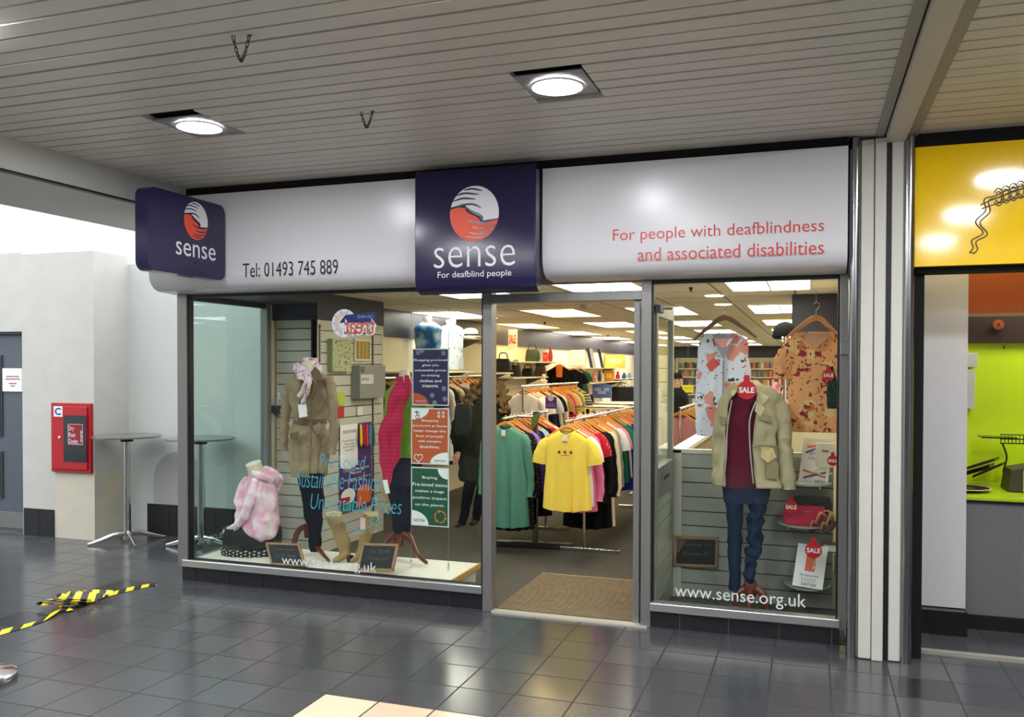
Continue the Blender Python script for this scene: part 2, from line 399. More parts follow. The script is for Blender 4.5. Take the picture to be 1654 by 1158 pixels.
# barrier post base
pb = thing('barrier_post', 'chrome barrier post base at the lower left edge of the floor', 'barrier post', (.44, -2.11, 0))
MB().lathe([(0, 0), (.185, 0), (.19, .01), (.19, .03), (.175, .036), (.17, .038), (.03, .055), (.03, .06), (0, .06)], n=48).build('base', CHROME, pb, smooth=True, local=True)
MB().lathe([(0, .05), (.025, .05), (.025, .95), (.04, .96), (.04, 1.0), (0, 1.0)], n=24).build('pole', CHROME, pb, smooth=True, local=True)
# hazard tape
def tape_mat():
    t = NT('hazard_tape'); sp = t.n('ShaderNodeSeparateXYZ'); t.l(t.coord(True), sp.inputs[0])
    s = t.math('ADD', t.math('DIVIDE', sp.outputs[1], .17), t.math('DIVIDE', sp.outputs[0], .11))
    t.base(t.mix(t.math('LESS_THAN', t.math('FRACT', s), .52), lin((18, 18, 16)), lin((226, 208, 30)))); t.b.inputs['Roughness'].default_value = .35; return t.m
TM = tape_mat(); ht = thing('hazard_tape', 'yellow and black hazard tape lying across the tiles with a loose bunched knot', 'tape', (-.15, -.8, 0))
def ribbon(mb, pts, w, tw):
    L = []
    for i, p in enumerate(pts):
        q = Vector(p); t = (Vector(pts[min(i+1, len(pts)-1)])-Vector(pts[max(i-1, 0)])).normalized(); n = Vector((-t.y, t.x, 0)).normalized()
        a = tw(i/(len(pts)-1)); n = n*math.cos(a)+Vector((0, 0, 1))*math.sin(a); L.append((q-n*w/2+Vector((0, 0, abs(math.sin(a))*w/2)), q+n*w/2+Vector((0, 0, abs(math.sin(a))*w/2))))
    vs = [v for l in L for v in l]; mb.add(vs, [(2*i, 2*i+1, 2*i+3, 2*i+2) for i in range(len(L)-1)])
    return mb
A = [PZ(-60, 1042, .004), PZ(2, 1023, .004), PZ(60, 1005, .004), PZ(100, 985, .008), PZ(150, 969, .004), PZ(200, 955, .004), PZ(251, 944, .004)]
mb = ribbon(MB(), bez(A, 10), .052, lambda s: .25*math.sin(9*s)); mb.build('strip', TM, ht, solid=.001)
for k in range(5):
    c = PZ(105+6*k, 981-1.5*k, .01); h = .012+.007*k
    pts = bez([c+Vector((.10, .06*k-.05, h-.01)), c+Vector((-.06, .03*k-.02, h)), c+Vector((-.17+.02*k, -.05+.04*k, h+.012)), c+Vector((-.05, -.06+.02*k, h+.01)), c+Vector((.12, .1, h-.005))], 6)
    ribbon(MB(), pts, .05, lambda s, k=k: .5*math.sin(5*s+k)).build('fold', TM, ht, solid=.001)
# downlights
for (cx, cy, sx, sy, lab) in ((3.45, -1.6, .16, .165, 'round white recessed downlight over the shop doorway'), (1.43, -1.57, .165, .165, 'round white recessed downlight over the display window, near the hanging chains')):
    t = thing('downlight', lab, 'ceiling light', (cx, cy, 2.95), 'recessed mall downlights')
    MB().box(-sx, sx, -sy, sy, .002, .008).build('mounting_plate', M('steel_plate', (150, 147, 146), .45, metal=.15), t, local=True)
    MB().lathe([(.118, .0), (.128, -.004), (.118, -.012), (.108, -.008)], n=40, cap=False).build('ring', M('ring_white', (230, 230, 230), .4), t, smooth=True, local=True)
    MB().lathe([(0, -.006), (.11, -.006), (.11, -.009), (0, -.009)], n=40).build('diffuser', M('lamp_glow', (245, 248, 255), .5, emit=DOWN_E), t, local=True)
# the same kind of lamps in the rest of the ceiling behind the camera
for k, (cx, cy) in enumerate([(5.8, -1.62)]+[(x, y) for y in (-3.08, -4.74) for x in (1.43, 3.45, 5.8)]):
    MB().lathe([(0, -.006), (.15, -.006), (.15, -.012), (0, -.012)], (cx, cy, 2.95), n=32).build('downlight', M('lamp_glow_far', (245, 246, 250), .5, emit=MALL_E))
    tag([o for o in COL.objects if o.name.startswith('downlight') and 'label' not in o][0], 'round recessed mall downlight out of view, '+['nearest the yellow sign', 'nearer row, left of the camera', 'nearer row, above the camera', 'nearer row, before the yellow unit', 'further row, left of the camera', 'further row, above the camera', 'further row, before the yellow unit'][k], 'ceiling light', 'mall downlights out of view')
# hanging chains
def chain(px, py0, px2, drop, label):
    a = PZ(px, py0, 2.95); b = PZ(px2, py0-1, 2.95); t = thing('ceiling_chain', label, 'chain', (a+b)/2)
    N = 13; mb = MB()
    for i in range(N):
        s = i/(N-1); p = a.lerp(b, s); p.z -= drop*(1-abs(2*s-1)**1.6)
        s2 = min(1, (i+1)/(N-1)); q = a.lerp(b, s2); q.z -= drop*(1-abs(2*s2-1)**1.6)
        d = (q-p); L = max(d.length, .018)*.62; d = d.normalized() if d.length > 0 else Vector((1, 0, 0))
        e = Vector((0, 1, 0)) if i % 2 else d.cross(Vector((0, 1, 0))).normalized()
        m_ = (p+q)/2; mb.tube([m_+d*L*math.cos(x)+e*.006*math.sin(x) for x in np.linspace(0, 2*PI, 11)], .002, 6)
    mb.build('links', M('chain_steel', (60, 58, 56), .4, metal=.8), t)
chain(376, 57, 403, .1, 'short looped chain hanging from the slats, nearer and larger one'); chain(583, 180, 602, .08, 'short looped chain hanging from the slats beside the central navy sign')

# ================================================================== SHOPFRONT
def profile_extrude(prof, x0, x1): return MB().loft([[(x, y, z) for y, z in prof] for x in (x0, x1)])
arc = [(-.16-.12*math.sin(a), 2.33-.12*math.cos(a)) for a in np.linspace(0, PI/2, 10)]
FPROF = [(0.0, 2.20), (-.16, 2.21)]+arc[1:]+[(-.28, 2.6), (-.28, 2.888), (-.1, 2.888), (0, 2.888)]
FASM = M('fascia_white', (216, 214, 216), .25, noise_=.015, nscale=2)
f1 = tag(profile_extrude(FPROF, -.07, 2.13).build('fascia_panel', FASM, smooth=True, ang=50), 'long white curved fascia panel with the telephone number, left of the central navy sign', 'fascia')
f2 = tag(profile_extrude(FPROF, 2.975, 4.757).build('fascia_panel', FASM, smooth=True, ang=50), 'long white curved fascia panel with red lettering, right of the central navy sign', 'fascia')
x0, z0, x1, z1 = rectY(392, 423, 546, 447, -.2815)
m_ = MB().text('Tel: 01493 745 889', (x0, -.2815, z0+.008), (1, 0, 0), (0, 0, 1), x1-x0, z1-z0-.004)
m_.build('phone_lettering', M('dark_print', (34, 32, 44), .4), f1)
x0, z0, x1, z1 = rectY(990, 357, 1331, 419, -.2815)
CORAL = M('coral_print', (206, 66, 60), .4)
MB().text('For people with deafblindness', (x0, -.2815, z0+.115), (1, 0, 0), (0, 0, 1), x1-x0, .092).build('red_lettering', CORAL, f2); m_ = MB()
xa = PY(1030, 400, -.2815).x
m_.text('and associated disabilities', (xa, -.2815, z0+.008), (1, 0, 0), (0, 0, 1), x1-xa, .078); m_.build('red_lettering', CORAL, f2)
def logo(mb, C, U, V, rx, rz, d0):
    """two clasped hands in a disc: white above, orange below; material 0 white, 1 orange, 2 gaps"""
    C, U, V = Vector(C), Vector(U), Vector(V); N = U.cross(V)
    def T(pts, k): return [C+U*((x-428)/258*rx)+V*((418-y)/288*rz)+N*(d0+k*.0006) for x, y in pts]
    def E(a0, a1, n=40): return [(428+258*math.cos(a), 418-288*math.sin(a)) for a in np.linspace(a0, a1, n)]
    w = E(math.radians(164), math.radians(-12), 44)+[(600, 487), (520, 495), (519, 465), (480, 430), (410, 395), (365, 365), (345, 348), (330, 325), (250, 335)]
    o = E(math.radians(169), math.radians(345), 44)+[(600, 508), (510, 515), (487, 495), (483, 475), (440, 445), (380, 415), (340, 385), (331, 350), (250, 345)]
    mb.poly(T(w, 0)[::-1], 0); mb.poly(T(o, 0), 1)
    for pts, wd in ((((318, 168), (410, 160), (515, 186)), 13), (((238, 220), (330, 200), (480, 222)), 14), (((198, 277), (310, 253), (440, 268)), 14), (((170, 345), (340, 318), (430, 325), (500, 362)), 15),
                    (((340, 345), (400, 395), (480, 435), (512, 465), (500, 495)), 20), (((345, 468), (410, 505), (500, 516), (600, 505), (690, 478)), 15), (((410, 560), (500, 577), (600, 565), (670, 535)), 14), (((370, 610), (450, 631), (540, 622), (625, 598)), 13), (((335, 648), (420, 665), (480, 668), (560, 655)), 12)):
        P = bez([Vector((x, y, 0)) for x, y in pts], 6); n = len(P); L = []; Rr = []
        for i, p in enumerate(P):
            t = (P[min(i+1, n-1)]-P[max(i-1, 0)]).normalized(); q = Vector((-t.y, t.x, 0))*wd*.68*(.25+.75*min(1, 3*min(i, n-1-i)/n+.25)); L.append((p+q)[:2]); Rr.append((p-q)[:2])
        a, b = T(L, 1), T(Rr, 1); mb.add(a+b, [(i, i+1, n+i+1, n+i) for i in range(n-1)], 2)
ORANGE = M('logo_orange', (232, 80, 42), .4); LWHITE = M('logo_white', (224, 224, 226), .4)
# central navy sign
cs = thing('shop_sign', 'large central navy sign with clasped hands emblem above the doorway', 'shop sign', (2.55, -.3, 2.5))
prof = [(-.28, 2.125), (-.30, 2.118)]+[(-.30-.09*math.sin(a), 2.21-.09*math.cos(a)) for a in np.linspace(.2, PI/2, 8)]+[(-.39, 2.86), (-.37, 2.905), (-.28, 2.905)]
x0 = PY(670, 380, -.39).x; x1 = PY(865, 380, -.39).x
profile_extrude(prof, x0, x1).build('sign_box', NAVY, cs, smooth=True, ang=50, bevel=.006)
mb = MB(); c = PY(766, 345, -.392); rx = abs(PY(806, 345, -.392).x-PY(727, 345, -.392).x)/2; rz = abs(PY(766, 300, -.392).z-PY(766, 389.5, -.392).z)/2
logo(mb, c, (1, 0, 0), (0, 0, 1), rx, rz, .0005); mb.build('hands_emblem', [LWHITE, ORANGE, NAVY], cs)
a = rectY(701, 397.5, 832, 431, -.392); mb = MB().text('sense', (a[0], -.3925, a[1]), (1, 0, 0), (0, 0, 1), a[2]-a[0], a[3]-a[1], bold=-.012)
a = rectY(707, 437, 826, 450, -.392); mb.text('For deafblind people', (a[0], -.3925, a[1]), (1, 0, 0), (0, 0, 1), a[2]-a[0], a[3]-a[1]); mb.build('lettering', LWHITE, cs)
# projecting navy sign
ps = thing('projecting_sign', 'smaller navy double-sided sign projecting from the end of the white fascia', 'shop sign', (.58, -.66, 2.5))
pts = []
for cx, cz, a0 in ((-.345, 2.73, PI), (-1.0+.07, 2.73, PI/2)): pass
def rrect(y0, z0, y1, z1, r): 
    out = []
    for cy_, cz_, a0 in ((y1-r, z1-r, 0), (y0+r, z1-r, PI/2), (y0+r, z0+r, PI), (y1-r, z0+r, 1.5*PI)):
        out += [(cy_+r*math.cos(a0+a), cz_+r*math.sin(a0+a)) for a in np.linspace(0, PI/2, 7)]
    return out
XS = .62
MB().slab(rrect(-1.055, 2.26, -.30, 2.79, .06), (XS-.1, 0, 0), (0, 1, 0), (0, 0, 1), .1).build('sign_box', NAVY, ps, bevel=.012, smooth=True, ang=50)
MB().box(XS-.085, XS-.02, -.36, -.292, 2.35, 2.68).build('wall_bracket', NAVY, ps, bevel=.004)
mb = MB(); c = PX(316.5, 357, XS+.001); ry = abs(PX(336, 357, XS).y-PX(297.5, 357, XS).y)/2; rz = abs(PX(316, 327, XS).z-PX(316, 388, XS).z)/2
logo(mb, c, (0, 1, 0), (0, 0, 1), ry, rz, .001); mb.build('hands_emblem', [LWHITE, ORANGE, NAVY], ps)
p0, p1 = PX(284, 415, XS), PX(348, 420, XS); p2 = PX(316, 390, XS); p3 = PX(316, 418, XS)
mb = MB().text('sense', (XS+.0015, p0.y, PX(284, 410.5, XS).z), (0, 1, 0), (0, 0, 1), p1.y-p0.y, .088); mb.build('lettering', LWHITE, ps)
MB().text('For deafblind people', (XS+.0015, p0.y+.03, PX(284, 410.5, XS).z-.05), (0, 1, 0), (0, 0, 1), p1.y-p0.y-.06, .03).build('worn_tagline', M('worn_print', (70, 62, 100), .5), ps)
struct(MB().box(.0, 4.76, -.24, -.02, 2.885, 2.99), 'trim_6', DARKGAP)
# --- frames
FR = M('frame_aluminium', (138, 137, 134), .42, metal=.6, noise_=.04, nscale=40)
w1 = MB(); w1.box(-.026, .062, -.035, .05, .115, 2.2)
struct(w1, 'window_1', FR, 'aluminium frame of the left display window', bevel=.003)
W1 = bpy.data.objects['window_1']
MB().box(.02, 2.478, -.05, .03, .118, .172).build('window_sill', ALUB, W1, bevel=.006)
mb = MB().box(.062, 2.478, -.02, .03, 2.175, 2.195).box(.062, .074, -.02, .03, .17, 2.18).box(2.468, 2.478, -.02, .03, .17, 2.18).box(.062, 2.478, -.02, .03, .168, .176); mb.build('gasket', BLACK, W1)
MB().box(.074, 2.47, .0, .006, .172, 2.18).build('window_pane', SHOPGLASS, W1)
MB().box(.03, .036, .05, .985, .15, 2.18).build('side_pane', glass('side_glass', (.82, .9, .88)), W1)
mb = MB().box(.0, .07, .985, 1.05, .0, 2.2); mb.build('corner_post', FR, W1, bevel=.003)
MB().box(.0, .06, .05, .985, .115, .16).build('side_sill', FR, W1, bevel=.003)
MB().box(.0, .06, .05, .985, 2.16, 2.2).build('side_head', BLACK, W1)
struct(MB().box(2.482, 2.546, -.035, .06, 0, 2.2), 'trim_7', FR, bevel=.003)
mb = MB().box(2.546, 3.556, -.03, .05, 2.078, 2.137); struct(mb, 'trim_8', FR, bevel=.003)
struct(MB().box(2.546, 3.556, 0, .006, 2.137, 2.2), 'window_3', SHOPGLASS, 'narrow glazed transom over the doorway')
struct(MB().box(3.556, 3.618, -.035, .06, 0, 2.2), 'trim_9', FR, bevel=.003)
struct(MB().box(3.5, 3.54, .0, .06, .005, 2.078), 'trim_10', FR, bevel=.003)
struct(MB().box(2.55, 3.6, -.05, .02, .0, .012), 'trim_11', M('threshold', (222, 220, 206), .3, metal=.5))
w2 = struct(MB().box(4.728, 4.778, -.035, .05, .1, 2.2), 'window_2', FR, 'aluminium frame of the right display window', bevel=.003)
MB().box(3.618, 4.74, -.05, .03, .112, .166).build('window_sill', ALUB, w2, bevel=.006)
mb = MB().box(3.618, 4.728, -.02, .03, 2.175, 2.195).box(3.618, 3.63, -.02, .03, .166, 2.18).box(4.716, 4.728, -.02, .03, .166, 2.18); mb.build('gasket', BLACK, w2)
MB().box(3.63, 4.716, .0, .006, .166, 2.18).build('window_pane', SHOPGLASS, w2)
a = rectY(1357, 553, 1371, 573, -.04); MB().box(a[0], a[2], -.06, -.034, a[1], a[3]).build('lock_box', ALU, w2, bevel=.003)
struct(MB().box(-.03, 5.05, 0, .05, 2.3, 3.0).box(-.03, 4.78, -.01, .05, 2.195, 2.3), 'trim_12', M('head_beam', (120, 118, 112), .5))
# stall risers
def riser(xa, xb, first, name):
    mb = MB(); mb.box(xa, xb, -.012, .03, 0, .118, 1); x = xa; e = first
    while x < xb-.01:
        mb.box(x+.0025, min(e, xb)-.0025, -.02, -.01, .006, .118); x = e; e = x+.2985
    struct(mb, name, [SKT, M('grout_grey', (130, 128, 122), .8)])
riser(.0, 2.482, .135, 'baseboard_front'); riser(3.618, 4.74, 3.8, 'baseboard_right')
struct(MB().box(.0, .03, .03, 1.05, 0, .115), 'baseboard_side', SKT)
# vinyl lettering on the glass
VIN = M('vinyl_grey', (206, 212, 212), .6)
a = rectY(455, 896, 608, 924, -.002); mb = MB().text('www.sense.org.uk', (a[0], -.0025, (PY(455, 915, 0).z+PY(608, 924, 0).z)/2-.012), (1, 0, 0), (0, 0, 1), a[2]-a[0], .088)
mb.build('vinyl_lettering', VIN, W1)
a = rectY(1090, 950, 1302, 978, -.002); MB().text('www.sense.org.uk', (a[0], -.0025, a[1]-.002), (1, 0, 0), (0, 0, 1), a[2]-a[0], .102).build('vinyl_lettering', VIN, w2)
ya, yb = PX(321, 880, .04).y, PX(358, 870, .04).y
MB().text('www.sense.org.uk', (.028, ya+(yb-ya)*2.45, .232), (0, -1, 0), (0, 0, 1), (yb-ya)*2.45, .088).build('vinyl_lettering', VIN, W1)
PAINT = M('cyan_window_paint', (62, 158, 180), .6)
mb = MB()
for s_, x0, y0, x1, y1 in (('Pre Loved', 517, 734, 592, 757), ('Sustainable Fashion', 480, 760, 617, 790), ('Unbeatable Prices', 503, 801, 650, 826)):
    a = rectY(x0, y0, x1, y1, .008); mb.text(s_, (a[0], -.0025, a[1]), (1, 0, 0), (0, 0, 1), a[2]-a[0], a[3]-a[1], shear=.25, bold=-.014)
def stroke(mb, pts, Y, w):
    P = bez([PY(x, y, Y) for x, y in pts], 8); n = len(P); A = []; B = []
    for i, p in enumerate(P):
        t = (P[min(i+1, n-1)]-P[max(i-1, 0)]).normalized(); q = Vector((-t.z, 0, t.x))*w/2; A.append(p+q); B.append(p-q)
    mb.add(A+B, [(i, i+1, n+i+1, n+i) for i in range(n-1)])
stroke(mb, [(532, 838), (536, 830), (545, 834), (560, 845), (578, 856), (596, 851), (612, 838), (604, 834), (598, 842), (606, 848), (618, 840)], -.0025, .006)
stroke(mb, [(528, 833), (524, 850), (520, 868)], -.0025, .005)
mb.build('painted_writing', PAINT, W1)
# pillar between the units
PC = M('pillar_cladding', (202, 200, 190), .5, noise_=.05, nscale=12)
CH = M('brushed_chrome', (150, 150, 152), .2, metal=1.)
xs = [PY(q, 1060, -.2).x for q in (1366, 1385, 1406, 1425, 1434, 1453, 1471)]
mb = MB(); mb.box(xs[1], xs[2], -.215, 0.3, 0.004, 2.93).box(xs[2]+.003, xs[3], -.23, 0.3, 0, 2.93)
struct(mb, 'wall_pillar', PC, 'cream metal-clad pillar between the two shop units', bevel=.006)
struct(MB().box(xs[4], xs[5], -.21, .3, 0.004, 2.93), 'trim_13', PC, bevel=.006)
struct(MB().box(xs[3], xs[4], -.2, .3, 0, 2.94), 'trim_14', BLACK)
r0 = (xs[1]-xs[0])/2
for k, (cx, nm) in enumerate((((xs[0]+xs[1])/2, 'left of the cream pillar, beside the display window'), ((xs[5]+xs[6])/2, 'right of the cream pillar, beside the yellow sign'))):
    o = MB().lathe([(r0, .0), (r0, 2.945)], (cx, -.2, 0), n=32).build('chrome_post', CH, smooth=True)
    tag(o, 'full-height half-round chrome corner post '+nm, 'corner post', 'pillar corner posts')
# ================================================================== YELLOW UNIT
x0, z0, _, z1 = rectY(1478, 230, 1654, 427, -.2)
ysg = thing('yellow_sign', 'glossy yellow fascia sign with a curly line drawing, cut off by the frame edge', 'shop sign', (5.6, -.2, 2.5))
MB().box(x0, 6.9, -.2, -.14, 2.21, 2.868).build('sign_panel', M('yellow_gloss', (244, 200, 4), .1, noise_=.03, nscale=4), ysg)
mb = MB()
def squig(pts, w=.006):
    P = bez([PY(x, y, -.204) for x, y in pts], 8); mb.tube(P, w/2, 6)
for dx, dy in ((0, 0), (7, 2)):
    squig([(1654+dx, 300+dy), (1630+dx, 306+dy), (1608+dx, 316+dy), (1590+dx, 322+dy), (1592+dx, 340+dy), (1576+dx, 358+dy), (1588+dx, 376+dy), (1570+dx, 388+dy), (1572+dx, 400+dy), (1566+dx, 408+dy)])
squig([(1566, 408), (1573, 408)])
for k in range(5):
    cx_, cy_ = 1613+k*12, 318-k*4
    for r1 in (1, .62): squig([(cx_+8*r1*math.cos(t), cy_+14*r1*math.sin(t)) for t in np.linspace(-2.6, 2.6, 9)], .005)
squig([(1584, 331), (1604, 322), (1654, 304)]); squig([(1586, 337), (1606, 330), (1654, 316)])
mb.build('curly_drawing', M('drawing_line', (70, 52, 20), .5), ysg)
struct(MB().box(5.1, 9, -.16, -.02, 2.868, 2.99).box(5.1, 9, -.14, 0.0, 2.18, 2.215), 'trim_15', DARKGAP)
struct(MB().box(5.12, 5.17, -.1, .6, 0, 2.2), 'trim_16', DARKGAP)
# white pilaster with black plinth
px0, px1 = PY(1489, 700, .5).x, PY(1562, 700, .5).x
pil = struct(MB().box(px0, px1, .5, .62, .155, 2.32), 'wall_pilaster', M('pilaster_white', (222, 220, 220), .6, noise_=.03, nscale=6), 'scuffed white pilaster of the yellow-signed unit')
struct(MB().box(px0-.1, px1+.0, .42, .62, 0, .15), 'baseboard_pilaster', M('black_plinth', (16, 16, 18), .25))
struct(MB().box(5.12, 7.5, .62, .66, 0, .09), 'baseboard_unit', M('black_plinth2', (20, 20, 22), .3))
struct(MB().box(5.12, 9, .0, .05, .0, .02), 'trim_17', M('threshold2', (150, 146, 136), .4))
GREY = M('counter_grey', (112, 114, 116), .5, noise_=.03)
a = rectY(1562, 812, 1654, 1003, .66)
ctr = thing('grey_counter', 'plain grey counter front with lime worktop inside the yellow-signed unit', 'counter', (5.9, .8, 0))
MB().box(px1-.02, 7.5, .64, .68, .09, a[3]).build('front_panel', GREY, ctr)
MB().box(px1-.02, 7.5, .62, 1.5, a[3], a[3]+.015).build('edge_strip', M('counter_black', (18, 18, 20), .3), ctr)
MB().box(px1-.02, 7.5, .63, 1.5, a[3]+.015, a[3]+.03).build('worktop', M('lime_top', (176, 206, 20), .3), ctr)
LZ = a[3]+.03
LIME = M('lime_wall', (204, 232, 6), .4)
struct(MB().box(5.2, 7.5, 1.6, 1.65, 0, 1.95), 'wall_lime', LIME); struct(MB().box(5.06, 9, 1.66, 1.7, 0, 2.34), 'wall_unit_back', M('unit_back', (60, 40, 32), .6))
ul = tag(MB().box(5.75, 7.0, .95, 1.35, 2.285, 2.298).build('unit_fill_light', M('unit_fill_glow', (255, 252, 240), .5, emit=5.)), 'lit ceiling panel inside the yellow-signed unit, hidden above its sign', 'ceiling light'); struct(MB().box(5.2, 7.5, 1.55, 1.62, 1.83, 2.0), 'trim_18', M('shelf_dark', (50, 32, 24), .5))  # unseen glowing panel added to brighten the lime wall
a = rectY(1567, 436, 1654, 506, .7); struct(MB().box(px1-.05, 7.5, .66, .7, a[1], 2.3), 'trim_19', M('rust_panel', (170, 78, 26), .5))
struct(MB().box(px1-.05, 7.5, .66, .71, a[1]-.02, a[1]), 'trim_20', M('tan_strip', (150, 128, 90), .5))
struct(MB().box(px1-.05, 7.5, .66, 3, 2.3, 2.34), 'ceiling_unit', M('unit_ceiling', (190, 188, 180), .8))
struct(MB().box(5.04, 5.06, .3, 22, 0, 2.94), 'wall_party', M('party_wall', (180, 178, 172), .8))
# things on the lime wall / counter
c = PY(1613, 524, 1.5); t = thing('disc_mobile', 'round copper disc with hanging ring on the dark strip above the lime wall', 'ornament', c)
mb = MB().tube([c, c+Vector((0, .01, 0))], .036, 24); mb.build('copper_disc', M('copper', (190, 110, 70), .3, metal=.7), t)
MB().tube([PY(1613, 524, 1.49)+Vector((0, 0, 0)), PY(1613, 524, 1.49)+Vector((0, -.005, 0))], .008, 12).build('disc_centre', BLACK, t)
c2 = PY(1622, 546, 1.5); mb = MB().tube([c2+Vector((.025*math.cos(a), 0, .025*math.sin(a))) for a in np.linspace(0, 2*PI, 25)], .002, 6)
mb.tube([c2+Vector((0, 0, -.025)), c2+Vector((0, 0, -.06))], .0015, 6); mb.lathe([(0, 0), (.008, .01), (.004, .025), (0, .03)], c2+Vector((0, 0, -.08)), n=12); mb.tube([c, c2+Vector((0, 0, .025))], .0015, 6); mb.build('hanging_ring', BLACK, t)
for (x0, y0, x1, y1, nm) in ((1567, 570, 1579, 593, 'square white switch plate at the top of the lime wall edge'), (1566, 597, 1575, 660, 'tall narrow grey box below the switch plate on the lime wall edge')):
    a = rectY(x0-6, y0, x1, y1, 1.45); tag(MB().box(a[0], a[2], 1.45, 1.6, a[1], a[3]).build('wall_box', M('box_pale', (206, 204, 202), .5), bevel=.003), nm, 'wall box')
# dining clutter: plates, tablet shapes and a glass stand
t = thing('cooling_rack', 'dark wire stand with a flat tray at the counter end, at the frame edge', 'stand', PY(1640, 760, 1.3))
mb = MB(); z = PY(1640, 704, 1.3).z
for k in range(9): mb.tube([PY(1617+k*6, 704, 1.3), PY(1617+k*6, 716, 1.3)], .003, 5)
for yy in (702, 709, 716): mb.tube([PY(1615, yy, 1.3), PY(1672, yy+1, 1.3)], .004, 5)
mb.tube(bez([PY(1619, 716, 1.3), PY(1626, 738, 1.3), PY(1620, 762, 1.3)]), .006, 6).tube(bez([PY(1660, 716, 1.3), PY(1656, 738, 1.3), PY(1664, 762, 1.3)]), .006, 6)
mb.build('wire_frame', M('dark_wire', (36, 36, 34), .35, metal=.6), t)
a = PY(1582, 705, 1.3); b = PY(1640, 707, 1.3); MB().obox((a+b)/2, (b-a)/2, (0, .08, 0), (0, 0, .005)).build('tray', M('smoked_tray', (40, 50, 30), .2), t)
for k, (x0, y0, x1, y1, h) in enumerate(((1562, 756, 1610, 741, .02), (1575, 768, 1622, 748, .02), (1560, 764, 1602, 752, .03))):
    a, b = PY(x0, y0, 1.1+.1*k), PY(x1, y1, 1.25+.1*k)
    tag(MB().obox((a+b)/2, (b-a)/2, Vector((.03, .08, 0)), (0, 0, h/2)).build('menu_folder', M('dark_brown_folder', (48, 24, 22), .35), bevel=.003), ['lowest and nearest of three dark folders fanned on the lime counter', 'middle dark folder of three fanned on the lime counter, reaching furthest right', 'top dark folder of three fanned against the lime wall'][k], 'folder', 'dark folders on the lime counter')
pl = thing('serving_plate', 'dark oval plate with pale rim on the lime counter beside the white pilaster', 'plate', PY(1562, 785, .95))
c = PY(1560, 786, .95); c.z = LZ+.003
mb = MB().lathe([(0, 0), (.09, 0), (.14, .014), (.15, .018), (.14, .02), (.09, .006), (0, .004)], c, n=36); mb.build('plate_body', M('plate_dark', (60, 40, 36), .2), pl, smooth=True)
MB().lathe([(.142, .018), (.152, .018), (.152, .022), (.142, .022)], c, n=36, cap=False).build('plate_rim', M('plate_rim', (220, 210, 190), .3), pl, smooth=True)
bx = thing('display_box', 'dark angular box with pale edge at the right frame edge on the lime counter', 'box', PY(1650, 765, 1.))
a = PY(1628, 742, 1.); MB().slab([(0, 0), (.3, 0), (.3, .2), (.02, .14)], (a.x, .98, LZ+.005), (1, 0, 0), (0, 0, 1), -.25).build('box_body', M('box_dark', (62, 56, 44), .5), bx)
MB().box(a.x+.085, a.x+.11, .965, .98, LZ+.005, LZ+.15).build('box_edge', M('box_peach', (224, 190, 160), .6), bx)

# ================================================================== SHOP INTERIOR SHELL
def carpet_mat():
    t = NT('carpet'); nz = t.n('ShaderNodeTexNoise'); nz.inputs['Scale'].default_value = 90; nz.inputs['Detail'].default_value = 6; t.l(t.coord(), nz.inputs['Vector'])
    t.base(t.mix(nz.outputs[0], lin((58, 58, 54)), lin((108, 104, 92)))); t.b.inputs['Roughness'].default_value = .95; t.b.inputs['Specular IOR Level'].default_value = .1; t.bump(nz.outputs[0], .4, .01); return t.m
struct(MB().box(.03, 5.04, .02, 22.2, -.1, .004), 'floor_shop', carpet_mat(), 'dark grey-brown shop carpet')
CREAM = M('cream_wall', (226, 216, 188), .75, noise_=.03)
struct(MB().box(.0, .05, 1.05, 22, 0, 2.32), 'wall_shop_left', CREAM)
struct(MB().box(.0, 5.1, 22, 22.1, 0, 2.32), 'wall_shop_back', CREAM)
struct(MB().box(4.80, 5.04, .3, 22, 0, 2.32).box(4.78, 5.04, .05, .3, 0, 2.2), 'wall_shop_right', CREAM)
BAND = M('aubergine_band', (44, 38, 56), .4, noise_=.04)
struct(MB().box(.05, .075, 2.34, 22, 1.99, 2.3).box(.05, 4.8, 21.95, 22, 1.93, 2.3), 'trim_21', BAND)
def ceil_mat():
    t = NT('suspended_ceiling'); sp = t.n('ShaderNodeSeparateXYZ'); t.l(t.coord(), sp.inputs[0])
    def e(o, off): f = t.math('FRACT', t.math('DIVIDE', t.math('SUBTRACT', o, off), .62)); return t.math('MINIMUM', f, t.math('SUBTRACT', 1., f))
    g = t.math('LESS_THAN', t.math('MINIMUM', e(sp.outputs[0], .1), e(sp.outputs[1], .2)), .016)
    nz = t.n('ShaderNodeTexNoise'); nz.inputs['Scale'].default_value = 2; t.l(t.coord(), nz.inputs['Vector'])
    t.base(t.mix(g, t.mix(nz.outputs[0], lin((236, 226, 204)), lin((242, 234, 214))), lin((150, 138, 112)))); t.b.inputs['Roughness'].default_value = .8; return t.m
struct(MB().box(0, 5.04, .05, 22.1, 2.3, 2.4), 'ceiling_shop', ceil_mat())
PM_COOL = M('panel_cool', (250, 252, 255), .5, emit=PANEL_E, ec=(255, 248, 232)); PM_WARM = M('panel_warm', (255, 244, 214), .5, emit=PANEL_E*.8, ec=(255, 226, 160))
pcols = [(.1, .7), (1.45, 2.08), (2.66, 3.28), (3.95, 4.56)]; prows = [(.78, 2.04), (3.8, 5.2), (6.7, 8.2), (9.7, 11.2), (12.7, 14.2), (15.7, 17.2), (18.7, 20.2)]
rown = ['nearest the shop window', 'second from the window', 'third from the window', 'fourth from the window', 'fifth from the window', 'sixth from the window', 'nearest the bookshelves']
coln = ['leftmost', 'second from left', 'third from left', 'rightmost']
proto_panel = None
